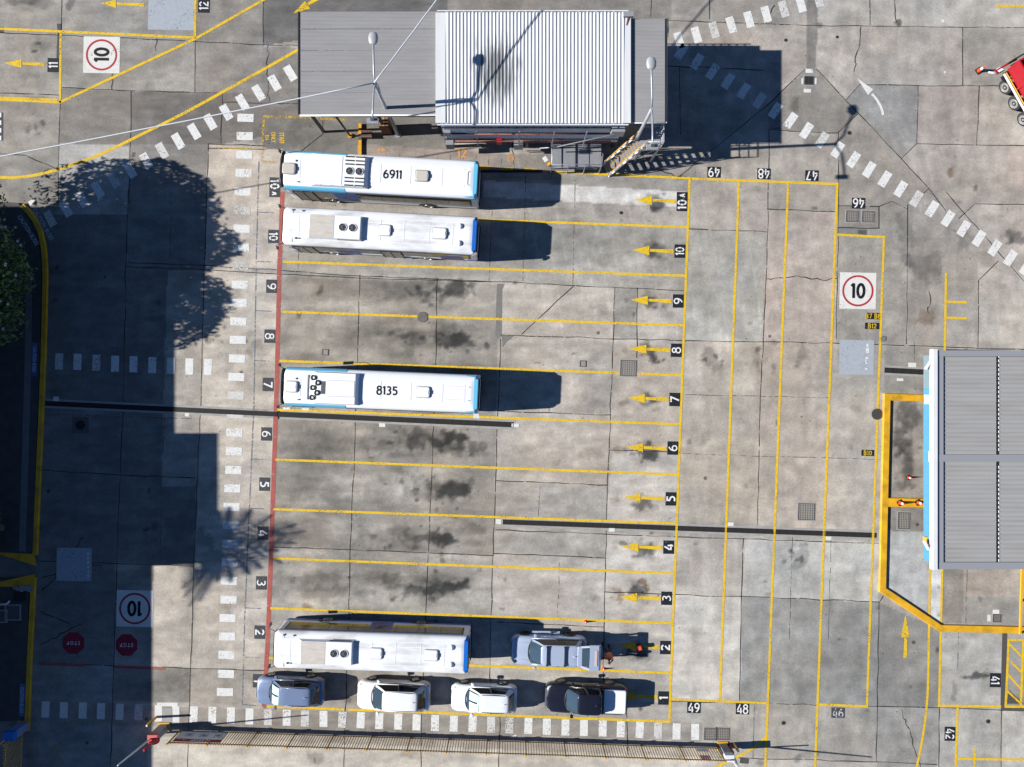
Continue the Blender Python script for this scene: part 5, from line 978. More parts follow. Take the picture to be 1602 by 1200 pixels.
        m = MB(); m.box((-4.9, .42, 3.12), (1.5, .04, .06)); m.box((-4.9, -.42, 3.12), (1.5, .04, .06)); m.box((-4.9, 0, 3.10), (1.4, .8, .04)); m.obj("rear_panel", WHITE, t)
    elif style == "8135":
        acbox(4.3, 1.5, 1.28, 1.02, 3.04, 3.34, WHITE); hatch(454, WHITE); hatch(661, WHITE)
        for i, (px, y) in enumerate([(490, .75), (497, .44), (489.5, .12), (496, -.19), (489, -.5)]):
            x = X(px); m = MB(); m.tube([(x + .13 * math.cos(2 * PI * k / 20), -y + .13 + .13 * math.sin(2 * PI * k / 20), 3.36) for k in range(21)], .055, 0, 8, cap=False); m.cyl((x, -y + .13, 3.3), .09, .07, 1, n=12); m.obj("cooling_fan", [BLACK, WHITE2], t)
        m = MB(); m.box((X(505.5), -.02, 3.345), (.26, .8, .02)); m.obj("intake_slots", DGREY, t); m = MB(); [m.box((2.4, s * .5, 3.345), (1.75, .02, .015)) for s in (-1, 1)]; [m.box((1.55 + .0, 0, 3.345), (.02, 1.0, .014))]; m.box((X(480), 0, 3.1), (.06, 1.55, .05)); m.obj("panel_seam", GREY, t)
        m = MB(); m.box((-4.9, .42, 3.12), (1.5, .04, .06)); m.box((-4.9, -.42, 3.12), (1.5, .04, .06)); m.obj("rear_panel", WHITE, t)
    else:
        f = cx - 593; acbox(X(476 + f), X(562 + f), X(564 + f), .78, 3.06, 3.36, WHITE); hatch(600 + f, WHITE, w=.8); hatch(686 + f, WHITE, w=.9)
        [fan(X(px + f), .0, .24, 3.365) for px in (535, 550.5)]
        m = MB(); m.box((X(502 + f), 0, 3.365), (1.55, 1.45, .012)); m.obj("dusty_panel", mat("dusty_panel_paint", P(205, 198, 190) if style == "b" else P(214, 212, 208), .7, var=.08, vs=3, dirt=.5, dcol=(.3, .27, .23), stretch=(.6, 2.5, 1)), t)
        m = MB(); m.box((X(544 + f), .785 if style == "b" else -.785, 3.22), (1.4, .03, .07)); m.obj("side_slot", PIT, t)
        for y in (-.6 + .08, .56):
            m = MB(); x = X(717 + f); m.tube([(x, y, 3.06), (x, y, 3.16), (x, y, 3.24)], [.2, .17, .05], n=16); m.obj("vent_cap", WHITE, t)
        m = MB()
        for x, y in ((X(454 + f), -.98), (X(470 + f), -.96)): m.cyl((x, y, 3.02), .05, .1, n=8)
        m.obj("aerial", DGREY, t); m = MB(); m.box((-hl + .12, hw - .05, 2.95), (.35, .18, .12), 0, .5); m.obj("rear_camera", GREY, t)
    m = MB(); m.add([(X(462 + cx - 593), .8, 3.094), (X(465 + cx - 593) - .1, .85, 3.094), (X(465 + cx - 593) - .1, .75, 3.094)], [[0, 1, 2]]); m.cyl((X(461 + cx - 593), .8 if not light else -.52, 3.07), .06, .05, n=8); m.obj("aerial", BLACK, t)
    if not light: t.scale = (1, 1, .90)
    if number:
        m = MB(); M = Matrix.Translation((X(cx + 19 if style == "6911" else cx + 10), 0, 3.098)) @ Matrix.Rotation(PI, 4, 'Z'); m.glyphs(number, 0, 0, 0, .54, 0, 0, .19, .58, .14, M=M); m.obj("fleet_number", TXK, t)
    return t
bus("white bus with light blue edges numbered 6911, nearest the office", 593.5, 271.8, .055, "6911", "6911")
bus("dusty white bus with plain white front edge, directly below bus 6911", 593, 360, .055, "b")
bus("white bus with light blue edges numbered 8135 and five round roof fans", 594, 610.5, .042, "8135", "8135")
bus("dusty white bus with blue rear beside the row of parked cars", 579.5, 1021.5, .032, "c")

# ------------------------------------------------------------------ cars
def loft_open(m, rings, mi, sm=True): m.loft(rings, mi, sm, cap=False, close=False)
def car(name, label, cat, px, py, ang, L_, Wd, Ht, paint, kind, glass=GLS, group="cars parked at the bottom bays", rim=None, wr=.34, shade=0):  # shade: number of pale teal panels in front of the windscreen
    c = G(px, py); t = thing(name, label, cat, (c.x, c.y, 0), PI - ang, group); hl, hw = L_ / 2, Wd / 2
    # body shell: rings of the cross-section along the length
    if kind == "ute": xa, xb, xc, xd = .255, .115, -.165, -.19
    elif kind == "hatch": xa, xb, xc, xd = .27, .08, -.375, -.46
    elif kind == "wagon": xa, xb, xc, xd = .265, .10, -.39, -.47
    else: xa, xb, xc, xd = .285, .115, -.345, -.455
    xa, xb, xc, xd = [v * L_ for v in (xa, xb, xc, xd)]
    belt = Ht * .60; nose = Ht * .50; m = MB(); rings = []; S = 26
    for i in range(S + 1):
        u = i / S; x = hl - L_ * (.5 - .5 * math.cos(PI * u)) ; e = (hl - abs(x)) / L_
        sq = min(1, (max(0, e) / .10)) ; front = x > 0
        w = hw * (.70 + .30 * (1 - (1 - sq) ** 2.4)) if front else hw * (.80 + .20 * (1 - (1 - sq) ** 2.4))
        w *= 1 - .025 * math.exp(-((x + .02 * L_) / (.16 * L_)) ** 2)
        if x > xa: f = (x - xa) / (hl - xa); zb = belt - .02 - (belt - nose) * (f ** 1.6) - .20 * max(0, (f - .86) / .14) ** 2
        else: zb = belt + .02 * (xa - x) / L_ - .16 * max(0, (-x - .45 * L_) / (.05 * L_)) ** 2 * .6
        z0 = .24 + .12 * (1 - sq)
        if i in (0, S): w *= .93
        y = [0, .55, .80, .93, .985, 1.0, .99, .955, .93]; z = [zb + .035, zb + .02, zb - .005, zb - .05, zb - .14, zb * .62, .5, .32, z0]
        half = [(w * a, b_) for a, b_ in zip(y, z)]
        rings.append([Vector((x, a, b_)) for a, b_ in half] + [Vector((x, -a, b_)) for a, b_ in half[::-1]])
    m.loft(rings, 0); m.obj("body", paint, t)
    # cabin
    bw = hw * .875; rw = hw * .69 if kind != "wagon" else hw * .70; n = 6
    def ring(x0_, x1_, w, z, cf, crn): return rrect(x0_, x1_, w, z, cf, crn, 4)
    top = Ht - .05; zb = belt - .02
    if kind == "ute": xr0, xr1, xt0 = xd - .05, xc, xc + .05
    else: xr0, xr1 = xd, xc
    bot = ring(xr0, xa, bw, zb, .42, .34); mid = ring(xr0 * .55 + xr1 * .45, xa * .5 + xb * .5, (bw + rw) / 2 + .02, zb + (top - zb) * .52, .36, .30); tp = ring(xr1, xb, rw, top, .28, .26)
    m = MB(); m.loft([bot, mid, tp], 0, cap=False); pf = (2, 16) + ((5, 6, 7, 11, 12, 13) if kind != "ute" else (6, 12)); vs_, fs_, sm_ = m.v, m.f, m.sm
    gl = MB(); 
    for nm_, ks_, gm_ in (("windscreen", (17, 18, 19, 0, 1), GLS2), ("side_window", (3, 4) + ((5,) if kind == "ute" else ()), glass), ("side_window", (14, 15) + ((13,) if kind == "ute" else ()), glass), ("rear_window", (8, 9, 10) + ((7, 11) if kind == "ute" else ()), GLS3)):
        gl = MB(); gl.v = list(vs_); gl.f = [f for i, f in enumerate(fs_) if i % 20 in ks_ and i % 20 not in pf]; gl.m = [0] * len(gl.f); gl.sm = [True] * len(gl.f); gl.obj(nm_, gm_, t)
    for s in (-1, 1): m = MB(); m.bar((xa - .10, s * .08 + .18, zb + .06), (xa - .30, s * .42 + .30, zb + .22), .025, .02); m.obj("wiper", BLACK, t)
    m = MB(); m.box((-hl - .005, 0, .62), (.03, .42, .13)); m.obj("number_plate", YSTEEL, t); m = MB()
    for grp in ((2,), (16,), (5, 6, 7) if kind != "ute" else (6,), (11, 12, 13) if kind != "ute" else (12,)): pp = MB(); pp.v = list(vs_); pp.f = [f for i, f in enumerate(fs_) if i % 20 in grp]; pp.m = [0] * len(pp.f); pp.sm = [True] * len(pp.f); pp.obj("pillar", paint, t)
    m = MB(); m.loft([ring(xr1 - .03, xb + .04, rw + .02, top - .02, .28, .26), ring(xr1 + .01, xb, rw - .01, top + .012, .27, .25), ring(xr1 + .12, xb - .14, rw - .13, top + .04, .28, .22), ring(xr1 + .42, xb - .45, rw - .36, top + .058, .16, .16)], 0); roof = m.obj("roof", paint, t)
    # pillars and the frame round the side glass
    for s in (-1, 1):
        m = MB()
        m.tube([(xa - .2, s * (bw + .02), zb + .02), (0, s * (bw + .03), zb + .03), (xr0 + .2, s * (bw + .01), zb + .04)], .03, n=6)
        m.obj("window_sill", paint, t)
    for s in (-1, 1):
        m = MB(); B0, B1 = Vector(((xa + xr0) / 2 + .05, s * (bw - .0), zb)), Vector(((xb + xr1) / 2 + .1, s * (rw + .01), top)); mm_ = B0.lerp(B1, .5) + Vector((0, s * .035, 0)); m.bar(B0, mm_, .06, .06); m.bar(mm_, B1, .06, .06)
        m.obj("door_pillar", BLACK, t)
    if shade:  # pale teal panels set just in front of the windscreen
        for s in ((-1, 1) if shade == 2 else (1,)):
            m = MB(); q = lambda f, y: Vector((xa - .12 - (xa - xb) * f, y, zb + (top - zb) * f + .05 + .10 * math.sin(PI * f) * 1.1 + .02)); yy = [s * .06, s * (bw * .78)]
            m.add([q(.14, yy[0]), q(.16, yy[1]), q(.52, yy[1] * .95), q(.52, yy[0]), q(.9, yy[1] * .85), q(.9, yy[0])], [[0, 1, 2, 3], [3, 2, 4, 5]], 0, True); m.obj("windscreen_panel", mat("pale_teal_panel", P(190, 225, 222), .4), t)
    m = MB(); pts = [Vector((xa + .02 - .26 * (abs(k) / 6) ** 2.6, k / 6 * (bw - .08), zb + .02)) for k in range(-6, 7)]; m.tube(pts, .045, n=6); m.obj("wiper_cowl", BLACK, t)
    for s in (-1, 1):
        m = MB()
        if kind in ("suv", "hatch"): m.tube([(xb - .25, s * (rw - .07), top + .05), ((xb + xr1) / 2, s * (rw - .05), top + .075), (xr1 + .25, s * (rw - .07), top + .05)], .022, n=6)
        if m.f: m.obj("roof_rail", DGREY if kind == "hatch" else paint, t)
    m = MB(); m.add([(xr1 + .42, -.03, top + .05), (xr1 + .2, -.03, top + .05), (xr1 + .22, 0, top + .16), (xr1 + .42, .03, top + .05), (xr1 + .2, .03, top + .05)], [[0, 1, 2], [3, 2, 4], [0, 2, 3], [1, 4, 2]]); m.obj("aerial", paint, t)
    for s in (-1, 1):
        m = MB(); m.loft([rrect(xa - .52, xa - .33, .10, belt + .0, .05, .05, 3), rrect(xa - .54, xa - .32, .12, belt + .09, .06, .06, 3), rrect(xa - .50, xa - .34, .09, belt + .17, .05, .05, 3)], 0)
        m.v = [(v[0], v[1] + s * (hw + .10), v[2]) for v in m.v]; m.bar((xa - .42, s * (hw - .06), belt), (xa - .42, s * (hw + .1), belt + .06), .05, .05); m.obj("mirror", paint, t)
        m = MB(); m.add([(hl - .03, s * hw * .50, nose - .08), (hl - .14, s * hw * .82, nose - .03), (hl - .45, s * hw * .93, nose + .03), (hl - .30, s * hw * .70, nose + .075)], [[0, 1, 2, 3] if s > 0 else [3, 2, 1, 0]]); cc_ = sum((Vector(v) for v in m.v), Vector()) / 4; m.v = [tuple(cc_ + (Vector(v) - cc_) * .72 + Vector((.015, 0, .015))) for v in m.v]; m.obj("headlight", mat("headlight_glass", (.30, .32, .34), .15), t)
        m = MB(); m.box((-hl + .15, s * hw * .80, belt - .16), (.14, .16, .2), 0, s * .35); m.obj("tail_light", RED, t)
        for x in (L_ * .305, -L_ * .285):
            m = MB(); arch(m, x, s * (hw + .002), wr, wr - .02, wr + .09, s, 16); m.obj("wheel_arch", BLACK, t)
            wheel_at(t, x, s * (hw - .09), wr, .24, s, mt=rim)
    def ztop(x): f = max(0, (x - xa) / (hl - xa)); return belt - .02 - (belt - nose) * (f ** 1.6) - .20 * max(0, (f - .86) / .14) ** 2 + .03
    for s in (-1, 1): m = MB(); m.tube([(x_, s * hw * (.60 - .10 * (x_ - xa) / (hl - xa)), ztop(x_) - .006) for x_ in [xa + .05 + (hl - xa - .30) * k / 8 for k in range(9)]], .010, n=5); m.obj("bonnet_crease", paint, t)
    m = MB(); m.box((hl - .05, 0, nose - .18), (.08, Wd * .5, .2)); m.obj("grille", BLACK, t)
    m = MB(); [m.box((x, s * (hw + .006), belt - .12), (.16, .03, .035)) for x in (.25, -.75) for s in (-1, 1)]; m.obj("door_handle", ALU if kind != "wagon" else paint, t)
    return t, dict(hl=hl, hw=hw, belt=belt, top=top, rw=rw, xb=xb, xr1=xr1, xr0=xr0, xa=xa, bw=bw)
def cpaint(n, c, met=.5, r=.3): return mat(n, c, r, metal=met, coat=.6)
car("parked_suv", "slate blue SUV at the left end of the bottom row", "car", 459, 1074, .035, 4.5, 1.84, 1.62, cpaint("slate_blue_paint", P(136, 154, 188), .25), "suv", shade=2)
car("parked_suv", "long white SUV between the blue SUV and the white hatchback", "car", 618.5, 1080.5, .035, 4.86, 1.90, 1.72, cpaint("pearl_white_paint", (.66, .67, .69), .0), "suv")
car("parked_hatchback", "short white hatchback left of the black pickup", "car", 757.5, 1085, .035, 4.38, 1.82, 1.58, cpaint("cool_white_paint", (.64, .67, .70), .0), "hatch", shade=2)
t, q = car("parked_pickup", "black dual cab pickup with a white tray cover at the row's right end", "pickup", 915, 1084.5, .035, 5.45, 1.92, 1.82, cpaint("black_blue_paint", (.012, .014, .026), .3), "ute", wr=.39, rim=mat("smoked_alloy", (.30, .29, .27), .4, metal=.7))
m = MB(); xt0, xt1 = -q["hl"] + .12, -q["hl"] + 1.62; m.loft([rrect(xt0, xt1, q["hw"] * .80, q["belt"] - .02, .12, .1), rrect(xt0 + .0, xt1, q["hw"] * .80, q["belt"] + .10, .12, .1), rrect(xt0 + .06, xt1 - .06, q["hw"] * .74, q["belt"] + .13, .1, .1)], 0); m.obj("tray_cover", WHITE, t)
m = MB(); m.box((-q["hl"] + 1.68, 0, q["belt"] + .12), (.1, q["hw"] * 1.72, .1)); m.box((q["xr0"] + .02, 0, q["belt"] + .1), (.08, q["hw"] * 1.6, .2)); m.obj("sports_bar", BLACK, t)
m = MB(); [m.tube([(q["xa"] - .5, s * q["bw"] * .98, q["belt"] + .03), (q["xr0"] + .25, s * q["bw"] * .98, q["belt"] + .05)], .02, n=6) for s in (-1, 1)]; m.box((q["hl"] - .06, 0, q["belt"] - .28), (.12, 1.2, .1)); m.obj("chrome_trim", ALU, t)
# silver wagon with its tailgate up
SILV = cpaint("silver_blue_paint", P(186, 200, 224), .2, .3)
t, q = car("silver_wagon", "silver wagon with roof bars and raised tailgate in bay two", "car", 857, 1010.5, .025, 5.0, 1.93, 1.80, SILV, "wagon", group=None, wr=.38, rim=BLACK)
for x in (.12, -1.03): m = MB(); m.box((x, 0, q["top"] + .13), (.1, q["rw"] * 1.9, .05)); [m.box((x, s * q["rw"] * .88, q["top"] + .08), (.14, .1, .08)) for s in (-1, 1)]; m.obj("roof_bar", BLACK, t)
m = MB(); [m.box((-q["hl"] + .22, s * .72, q["top"] - .38), (.12, .12, .75)) for s in (-1, 1)]; m.box((-q["hl"] + .36, 0, q["top"] - .75), (.4, 1.3, .5)); m.obj("boot_opening", BLACK, t)
hz = q["top"] + .03; xh = q["xr1"] + .02
m = MB(); m.loft([rrect(xh - .22, xh + .1, q["rw"], hz - .02, .08, .08), rrect(xh - .2, xh + .06, q["rw"] - .03, hz + .05, .08, .08)], 0)
A, B_ = Vector((xh - .68, 0, hz + .20)), Vector((xh - 1.28, 0, hz + .18)); d_ = (B_ - A); m.bar(A, B_, q["hw"] * 1.72, .1); m.bar(B_, B_ + Vector((-.12, 0, -.2)), q["hw"] * 1.66, .08); [m.bar(Vector((xh - .12, s * q["rw"] * .92, hz)), A + Vector((0, s * q["hw"] * .76, 0)), .12, .07) for s in (-1, 1)]
tg = m.obj("tailgate", SILV, t); m = MB(); m.bar(Vector((xh - .2, 0, hz + .03)), A + Vector((0.02, 0, -.0)), q["rw"] * 1.7, .03); m.obj("tailgate_glass", GLS2, tg)
m = MB(); m.bar(A.lerp(B_, .7) + Vector((0, -.5, .07)), A.lerp(B_, .7) + Vector((0, .5, .07)), .14, .03); m.obj("tailgate_trim", mat("tailgate_trim_paint", P(214, 190, 180), .4), tg)
m = MB(); [m.bar((-q["hl"] + .25, s * .7, q["belt"]), (xh - .8, s * .72, hz + .22), .03, .03) for s in (-1, 1)]; m.obj("gas_strut", BLACK, t)
m = MB(); [MB().box((.2, s * (q["hw"] + .08), .42), (1.9, .2, .05)).obj("side_step", SILV, t) for s in (-1, 1)]; m = MB(); m.box((.95, q["hw"] * 0 - q["hw"] - .012, .75), (.7, .012, .34)); m.obj("door_sticker", mat("sticker", P(150, 158, 215), .5), t)

# ------------------------------------------------------------------ the worker leaning at the tailgate
pc = G(949, 1012); man = thing("person", "person in an orange vest leaning over behind the silver wagon", "person", (pc.x, pc.y, 0), 0)
def skin_body(name, verts, edges, rad, mt, parent, sub=2):
    me = bpy.data.meshes.new(name); me.from_pydata(verts, edges, []); o = bpy.data.objects.new(name, me); COL.objects.link(o); o.parent = parent
    md = o.modifiers.new("skin", 'SKIN'); md.use_smooth_shade = True; o.modifiers.new("sub", 'SUBSURF').levels = sub; o.modifiers["sub"].render_levels = sub
    for i, sv in enumerate(me.skin_vertices[0].data): sv.radius = rad[i] if isinstance(rad[i], tuple) else (rad[i], rad[i]); sv.use_root = (i == 0)
    me.materials.append(mt); return o
DK = mat("navy_work_trousers", (.02, .022, .03), .8); SKN = mat("skin", (.38, .22, .15), .55); VEST = mat("orange_hi_vis_cloth", (.86, .20, .06), .7, var=.06); HAIR = mat("dark_hair", (.018, .014, .012), .7)
# continuous body: pelvis, trunk leaning south, legs north, arms reaching to the boot (west)
V = [(0,.0,.92),(0,-.08,1.12),(-.02,-.22,1.32),(-.03,-.32,1.46),(-.04,-.40,1.54), (.12,.02,.88),(.14,.06,.48),(.15,.12,.09),(.10,.02,.05), (-.14,.04,.88),(-.20,.14,.48),(-.22,.24,.09),(-.27,.14,.05),
     (.20,-.24,1.38),(.24,-.44,1.22),(.12,-.60,1.14), (-.24,-.20,1.38),(-.42,-.30,1.24),(-.50,-.42,1.16)]
E = [(0,1),(1,2),(2,3),(3,4),(0,5),(5,6),(6,7),(7,8),(0,9),(9,10),(10,11),(11,12),(2,13),(13,14),(14,15),(2,16),(16,17),(17,18)]
R_ = [.16,.15,.165,.07,.055,.095,.065,.05,.05,.095,.065,.05,.05,.07,.05,.035,.07,.05,.035]
skin_body("body", V, E, R_, DK, man)
skin_body("vest", [(0,-.04,1.02),(0,-.10,1.16),(-.02,-.22,1.33),(-.03,-.30,1.42),(.17,-.23,1.37),(-.20,-.20,1.37),(.24,-.38,1.27),(-.36,-.27,1.28)], [(0,1),(1,2),(2,3),(2,4),(2,5),(4,6),(5,7)], [(.20,.19),(.21,.19),(.22,.20),.14,.13,.13,.09,.09], VEST, man)
m = MB(); rings = []
for i in range(9):
    a = PI * i / 8; rings.append([Vector((-.04 + .082 * math.sin(a) ** .8 * math.cos(q_), -.47 + .10 * math.sin(a) ** .8 * math.sin(q_), 1.60 - .12 * math.cos(a) + .0)) for q_ in [2 * PI * j / 12 for j in range(12)]])
m.loft(rings); m.box((-.04, -.575, 1.585), (.025, .03, .035)); m.box((-.04, -.565, 1.54), (.05, .012, .012), 1); [m.box((-.04 + s * .032, -.562, 1.61), (.02, .012, .012), 1) for s in (-1, 1)]; [m.box((-.04 + s * .085, -.47, 1.59), (.02, .04, .06)) for s in (-1, 1)]; m.obj("head", [SKN, BLACK], man)
m = MB(); rings = []
for i in range(6):
    a = PI / 2 + PI / 2 * i / 5; rings.append([Vector((-.04 + .094 * math.sin(a) * math.cos(q_), -.455 + .108 * math.sin(a) * math.sin(q_), 1.60 - .135 * math.cos(a))) for q_ in [2 * PI * j / 12 for j in range(12)]])
m.loft(rings); m.obj("hair", HAIR, man)
for (h, dv) in [((.12,-.60,1.14), (-.55,-.8,-.15)), ((-.50,-.42,1.16), (-.8,-.55,-.15))]:
    h = Vector(h); dv = Vector(dv).normalized(); sd = Vector((-dv.y, dv.x, 0)).normalized(); vs = [tuple(h - dv * .02), tuple(h + dv * .06)]; ed = [(0, 1)]; rr = [(.03, .022), (.036, .018)]
    for k, l in zip((-.028, -.009, .010, .028), (.065, .078, .072, .055)): i0 = len(vs); vs += [tuple(h + dv * .09 + sd * k), tuple(h + dv * (.09 + l * .5) + sd * k + Vector((0, 0, -.008))), tuple(h + dv * (.09 + l) + sd * k * 1.1 + Vector((0, 0, -.028)))]; ed += [(1, i0), (i0, i0 + 1), (i0 + 1, i0 + 2)]; rr += [.010, .009, .008]
    i0 = len(vs); vs += [tuple(h + dv * .04 - sd * .045), tuple(h + dv * .075 - sd * .06)]; ed += [(0, i0), (i0, i0 + 1)]; rr += [.012, .009]; skin_body("hand", vs, ed, rr, SKN, man, 1)
m = MB(); [m.loft([rrect(-.05, .05, .14, .0, .04, .04, 3), rrect(-.05, .05, .14, .07, .04, .04, 3)]) for _ in (0,)]; base = list(m.v); fs = list(m.f); m = MB()
for (x, y) in ((.13, .06), (-.24, .19)): m.add([(v[0] + x, v[1] + y, v[2]) for v in base], fs)
m.obj("shoes", BLACK, man)

# ------------------------------------------------------------------ cones and the orange box
def cone(px, py, h, label, lean=(0, 0), rz=.6):
    t = thing("traffic_cone", label, "traffic cone", GV(px, py, lean[0]), rz, "traffic cones standing on the yard"); s = h / .7
    m = MB(); m.loft([rrect(-.19 * s, .19 * s, .19 * s, 0, .04, .04, 2), rrect(-.18 * s, .18 * s, .18 * s, .04 * s, .04, .04, 2)], 0, sm=False); m.obj("base", BLACK if h > .45 else ORG, t)
    m = MB(); m.tube([(0, 0, .035 * s), (0, 0, .30 * s)], [.135 * s, .092 * s], 0, 20, cap=False); m.obj("cone_body", ORG, t); m = MB(); m.tube([(0, 0, .50 * s), (0, 0, h)], [.060 * s, .028 * s], 0, 20); m.obj("cone_tip", ORG, t)
    m = MB(); m.tube([(0, 0, .30 * s), (0, 0, .50 * s)], [.094 * s, .062 * s], 0, 20, cap=False); m.obj("white_band", REFL, t)
cone(1531, 111, .75, "lone cone left of the red truck"); cone(1421, 747, .5, "cone standing on the dark stain inside the kerb"); cone(1406, 786, .68, "left cone on the yellow crossbar kerb", (.165, 0)); cone(1434, 785.5, .68, "cone on the yellow crossbar kerb touching the canopy edge", (.165, 0))
cone(916, 972.5, .42, "small cone above the silver wagon"); cone(944.5, 1046, .42, "small cone below the open tailgate")
o = MB().box(GV(999, 1010, .42), (.21, .24, .26), 0, .35); o = o.box(GV(999, 1010, .15), (.24, .26, .28), 1, .35).obj("tool_crate", [ORG, BLACK]); tag(o, "small orange box on the shaded arrow of bay two", "box")

# ------------------------------------------------------------------ red tri-axle truck at the right edge
ua = math.atan2(-.87, .49); tw = G(1572, 137, .5)
TR = thing("red_truck", "red tipping truck with three wheels showing at the right edge", "truck", (tw.x, tw.y, 0), ua)
# local x runs along the truck away from its tail, +y into the body
m = MB(); m.box((4.2, 1.25, 1.0), (10.6, 1.0, .3)); m.obj("chassis", BLACK, TR)
m = MB(); x0_, x1_ = -.95, 8.5; v = [(x0_, .12, 1.25), (x1_, .12, 1.25), (x1_, 2.45, 1.25), (x0_, 2.45, 1.25), (x0_ - .1, .02, 2.5), (x1_, .02, 2.5), (x1_, 2.55, 2.5), (x0_ - .1, 2.55, 2.5), (x0_ + .0, .12, 2.5), (x1_ - .1, .12, 2.5), (x1_ - .1, 2.45, 2.5), (x0_ + .0, 2.45, 2.5), (x0_ + .05, .2, 1.6), (x1_ - .15, .2, 1.6), (x1_ - .15, 2.37, 1.6), (x0_ + .05, 2.37, 1.6)]
m.add(v, [[3, 2, 1, 0], [0, 1, 5, 4], [1, 2, 6, 5], [2, 3, 7, 6], [3, 0, 4, 7], [4, 5, 9, 8], [5, 6, 10, 9], [6, 7, 11, 10], [7, 4, 8, 11], [8, 9, 13, 12], [9, 10, 14, 13], [10, 11, 15, 14], [11, 8, 12, 15], [12, 13, 14, 15]]); [m.box((x, .06, 1.85), (.1, .08, 1.2)) for x in (.5, 2.0, 3.5, 5.0, 6.5)]; m.obj("tipper_body", RED, TR)
for i in range(3): wheel_at(TR, i * 1.24, .14, .50, .32, -1, spokes=False, mt=mat("steel_rim", (.34, .34, .34), .45, metal=.5))
for i in range(3): wheel_at(TR, i * 1.24, 2.35, .50, .32, 1, spokes=False, mt=MATS["steel_rim"])
wheel_at(TR, 7.2, .14, .50, .32, -1, spokes=False, mt=MATS["steel_rim"])
m = MB(); m.tube([(-.8, -.12, 1.15), (5.0, -.12, 1.15)], .07); m.obj("side_guard_pipe", WHITE2, TR); m = MB(); m.tube([(-.8, .0, 1.2), (5.0, .0, 1.2)], .03, n=6); m.obj("air_hose", YSTEEL, TR)
m = MB(); m.box((-1.25, .5, .85), (.12, 1.6, .14)); m.box((-1.15, .2, .55), (.3, .5, .12)); m.obj("rear_bar", RED, TR)
m = MB(); m.add([(-1.05, -.25, 1.0), (-1.05, .15, 1.0), (-1.35, .1, .85), (-1.35, -.2, .85)], [[0, 1, 2, 3]]); m.tube([(-1.4, -.8, .95), (-1.0, -.3, .95)], .06); m.obj("mudguard", WHITE2, TR)
m = MB(); m.box((-.55, -.02, .95), (.35, .5, .06)); [m.box((i * 1.24 + .62, .16, 1.02), (.4, .36, .05)) for i in range(3)]; m.box((-1.3, 1.4, 1.1), (.06, 1.6, .8)); m.obj("mud_flap", BLACK, TR)
m = MB(); m.box((10.2, 1.25, 1.9), (2.0, 2.4, 2.4)); m.obj("cab", RED, TR); m = MB(); m.box((11.21, 1.25, 2.3), (.04, 2.0, 1.0)); m.obj("windscreen", GLS, TR)

# ------------------------------------------------------------------ bottom fence, gate boxes, booms, bollards
def fence(A, B_, h, npan, label, sign=False, lean=0.0):
    t = thing("railing_fence", label, "fence", tuple((A + B_) / 2)); d = (B_ - A); Lp = d.length / npan; u = d.normalized(); n = Vector((-u.y, u.x, 0))
    for i in range(npan):
        a = A + u * (Lp * i); b_ = a + u * Lp; m = MB(); [m.bar(a + Vector((0, 0, z)), b_ + Vector((0, 0, z)), .05, .06) for z in (.15, h - .2)]; k = max(3, int(Lp / .172))
        for j in range(1, k): q = a + u * (Lp * j / k); m.bar(q + Vector((0, 0, .08)), q + Vector((0, 0, h)), .045, .04)
        m.obj("panel", FENCE, t, True)
    for i in range(npan + 1):
        q = A + u * (Lp * i); m = MB(); m.bar(q, q + Vector((0, 0, h + .05)), .08, .08); m.bar(q + Vector((0, 0, h)), q + Vector((0, 0, h + .1)), .11, .11, 1); m.obj("post", [FENCEP, YSTEEL], t, True)
    return t, u, n
A, B_ = G(283, 1141.5), G(1122, 1169); tf, u, n = fence(A, B_, 1.9, 14, "long sand coloured railing fence along the bottom crossing")
sa = A + u * .25 + n * .07; m = MB(); Ls = 3.05
qd = lambda z0, z1, a0, a1, off: [tuple(sa + u * a0 + n * off + Vector((0, 0, z0))), tuple(sa + u * a1 + n * off + Vector((0, 0, z0))), tuple(sa + u * a1 + n * off + Vector((0, 0, z1))), tuple(sa + u * a0 + n * off + Vector((0, 0, z1)))]
m.add(qd(.35, 1.3, 0, Ls, 0), [[3, 2, 1, 0]], 0); m.add(qd(1.3, 1.68, 0, Ls, 0), [[3, 2, 1, 0]], 1)
m.bar(sa + Vector((0, 0, .3)), sa + u * Ls + Vector((0, 0, .3)), .05, .06, 2)
for k in range(3):
    c0 = .45 + k * .95
    for (a, b1, z0, z1) in [(c0, c0 + .5, .6, .63), (c0, c0 + .5, .95, .98), (c0, c0 + .03, .6, .98), (c0 + .47, c0 + .5, .6, .98), (c0 + .12, c0 + .38, .72, .86)]: m.add(qd(z0, z1, a, b1, .006), [[3, 2, 1, 0]], 3)
M = Matrix.Translation(sa + u * Ls * .5 + n * .008 + Vector((0, 0, 1.49))) @ Matrix.Rotation(math.atan2(-u.y, -u.x), 4, 'Z') @ Matrix.Rotation(PI / 2, 4, 'X'); m.text("STOP", 0, 0, 0, .36, 0, 4, bold=.01, M=M)
o = m.obj("notice_board", [WHITE2, REDS, BLACK, DGREY, TXW]); tag(o, "white and red STOP notice board on the left end of the long fence", "sign")
m = MB(); q0 = B_ - u * 1.15 + n * .06; m.box(q0 + Vector((0, 0, .55)), (.75, .03, .3), 0, math.atan2(u.y, u.x)); o = m.obj("small_notice", [WHITE2]); tag(o, "small white notice near the right end of the long fence", "sign")
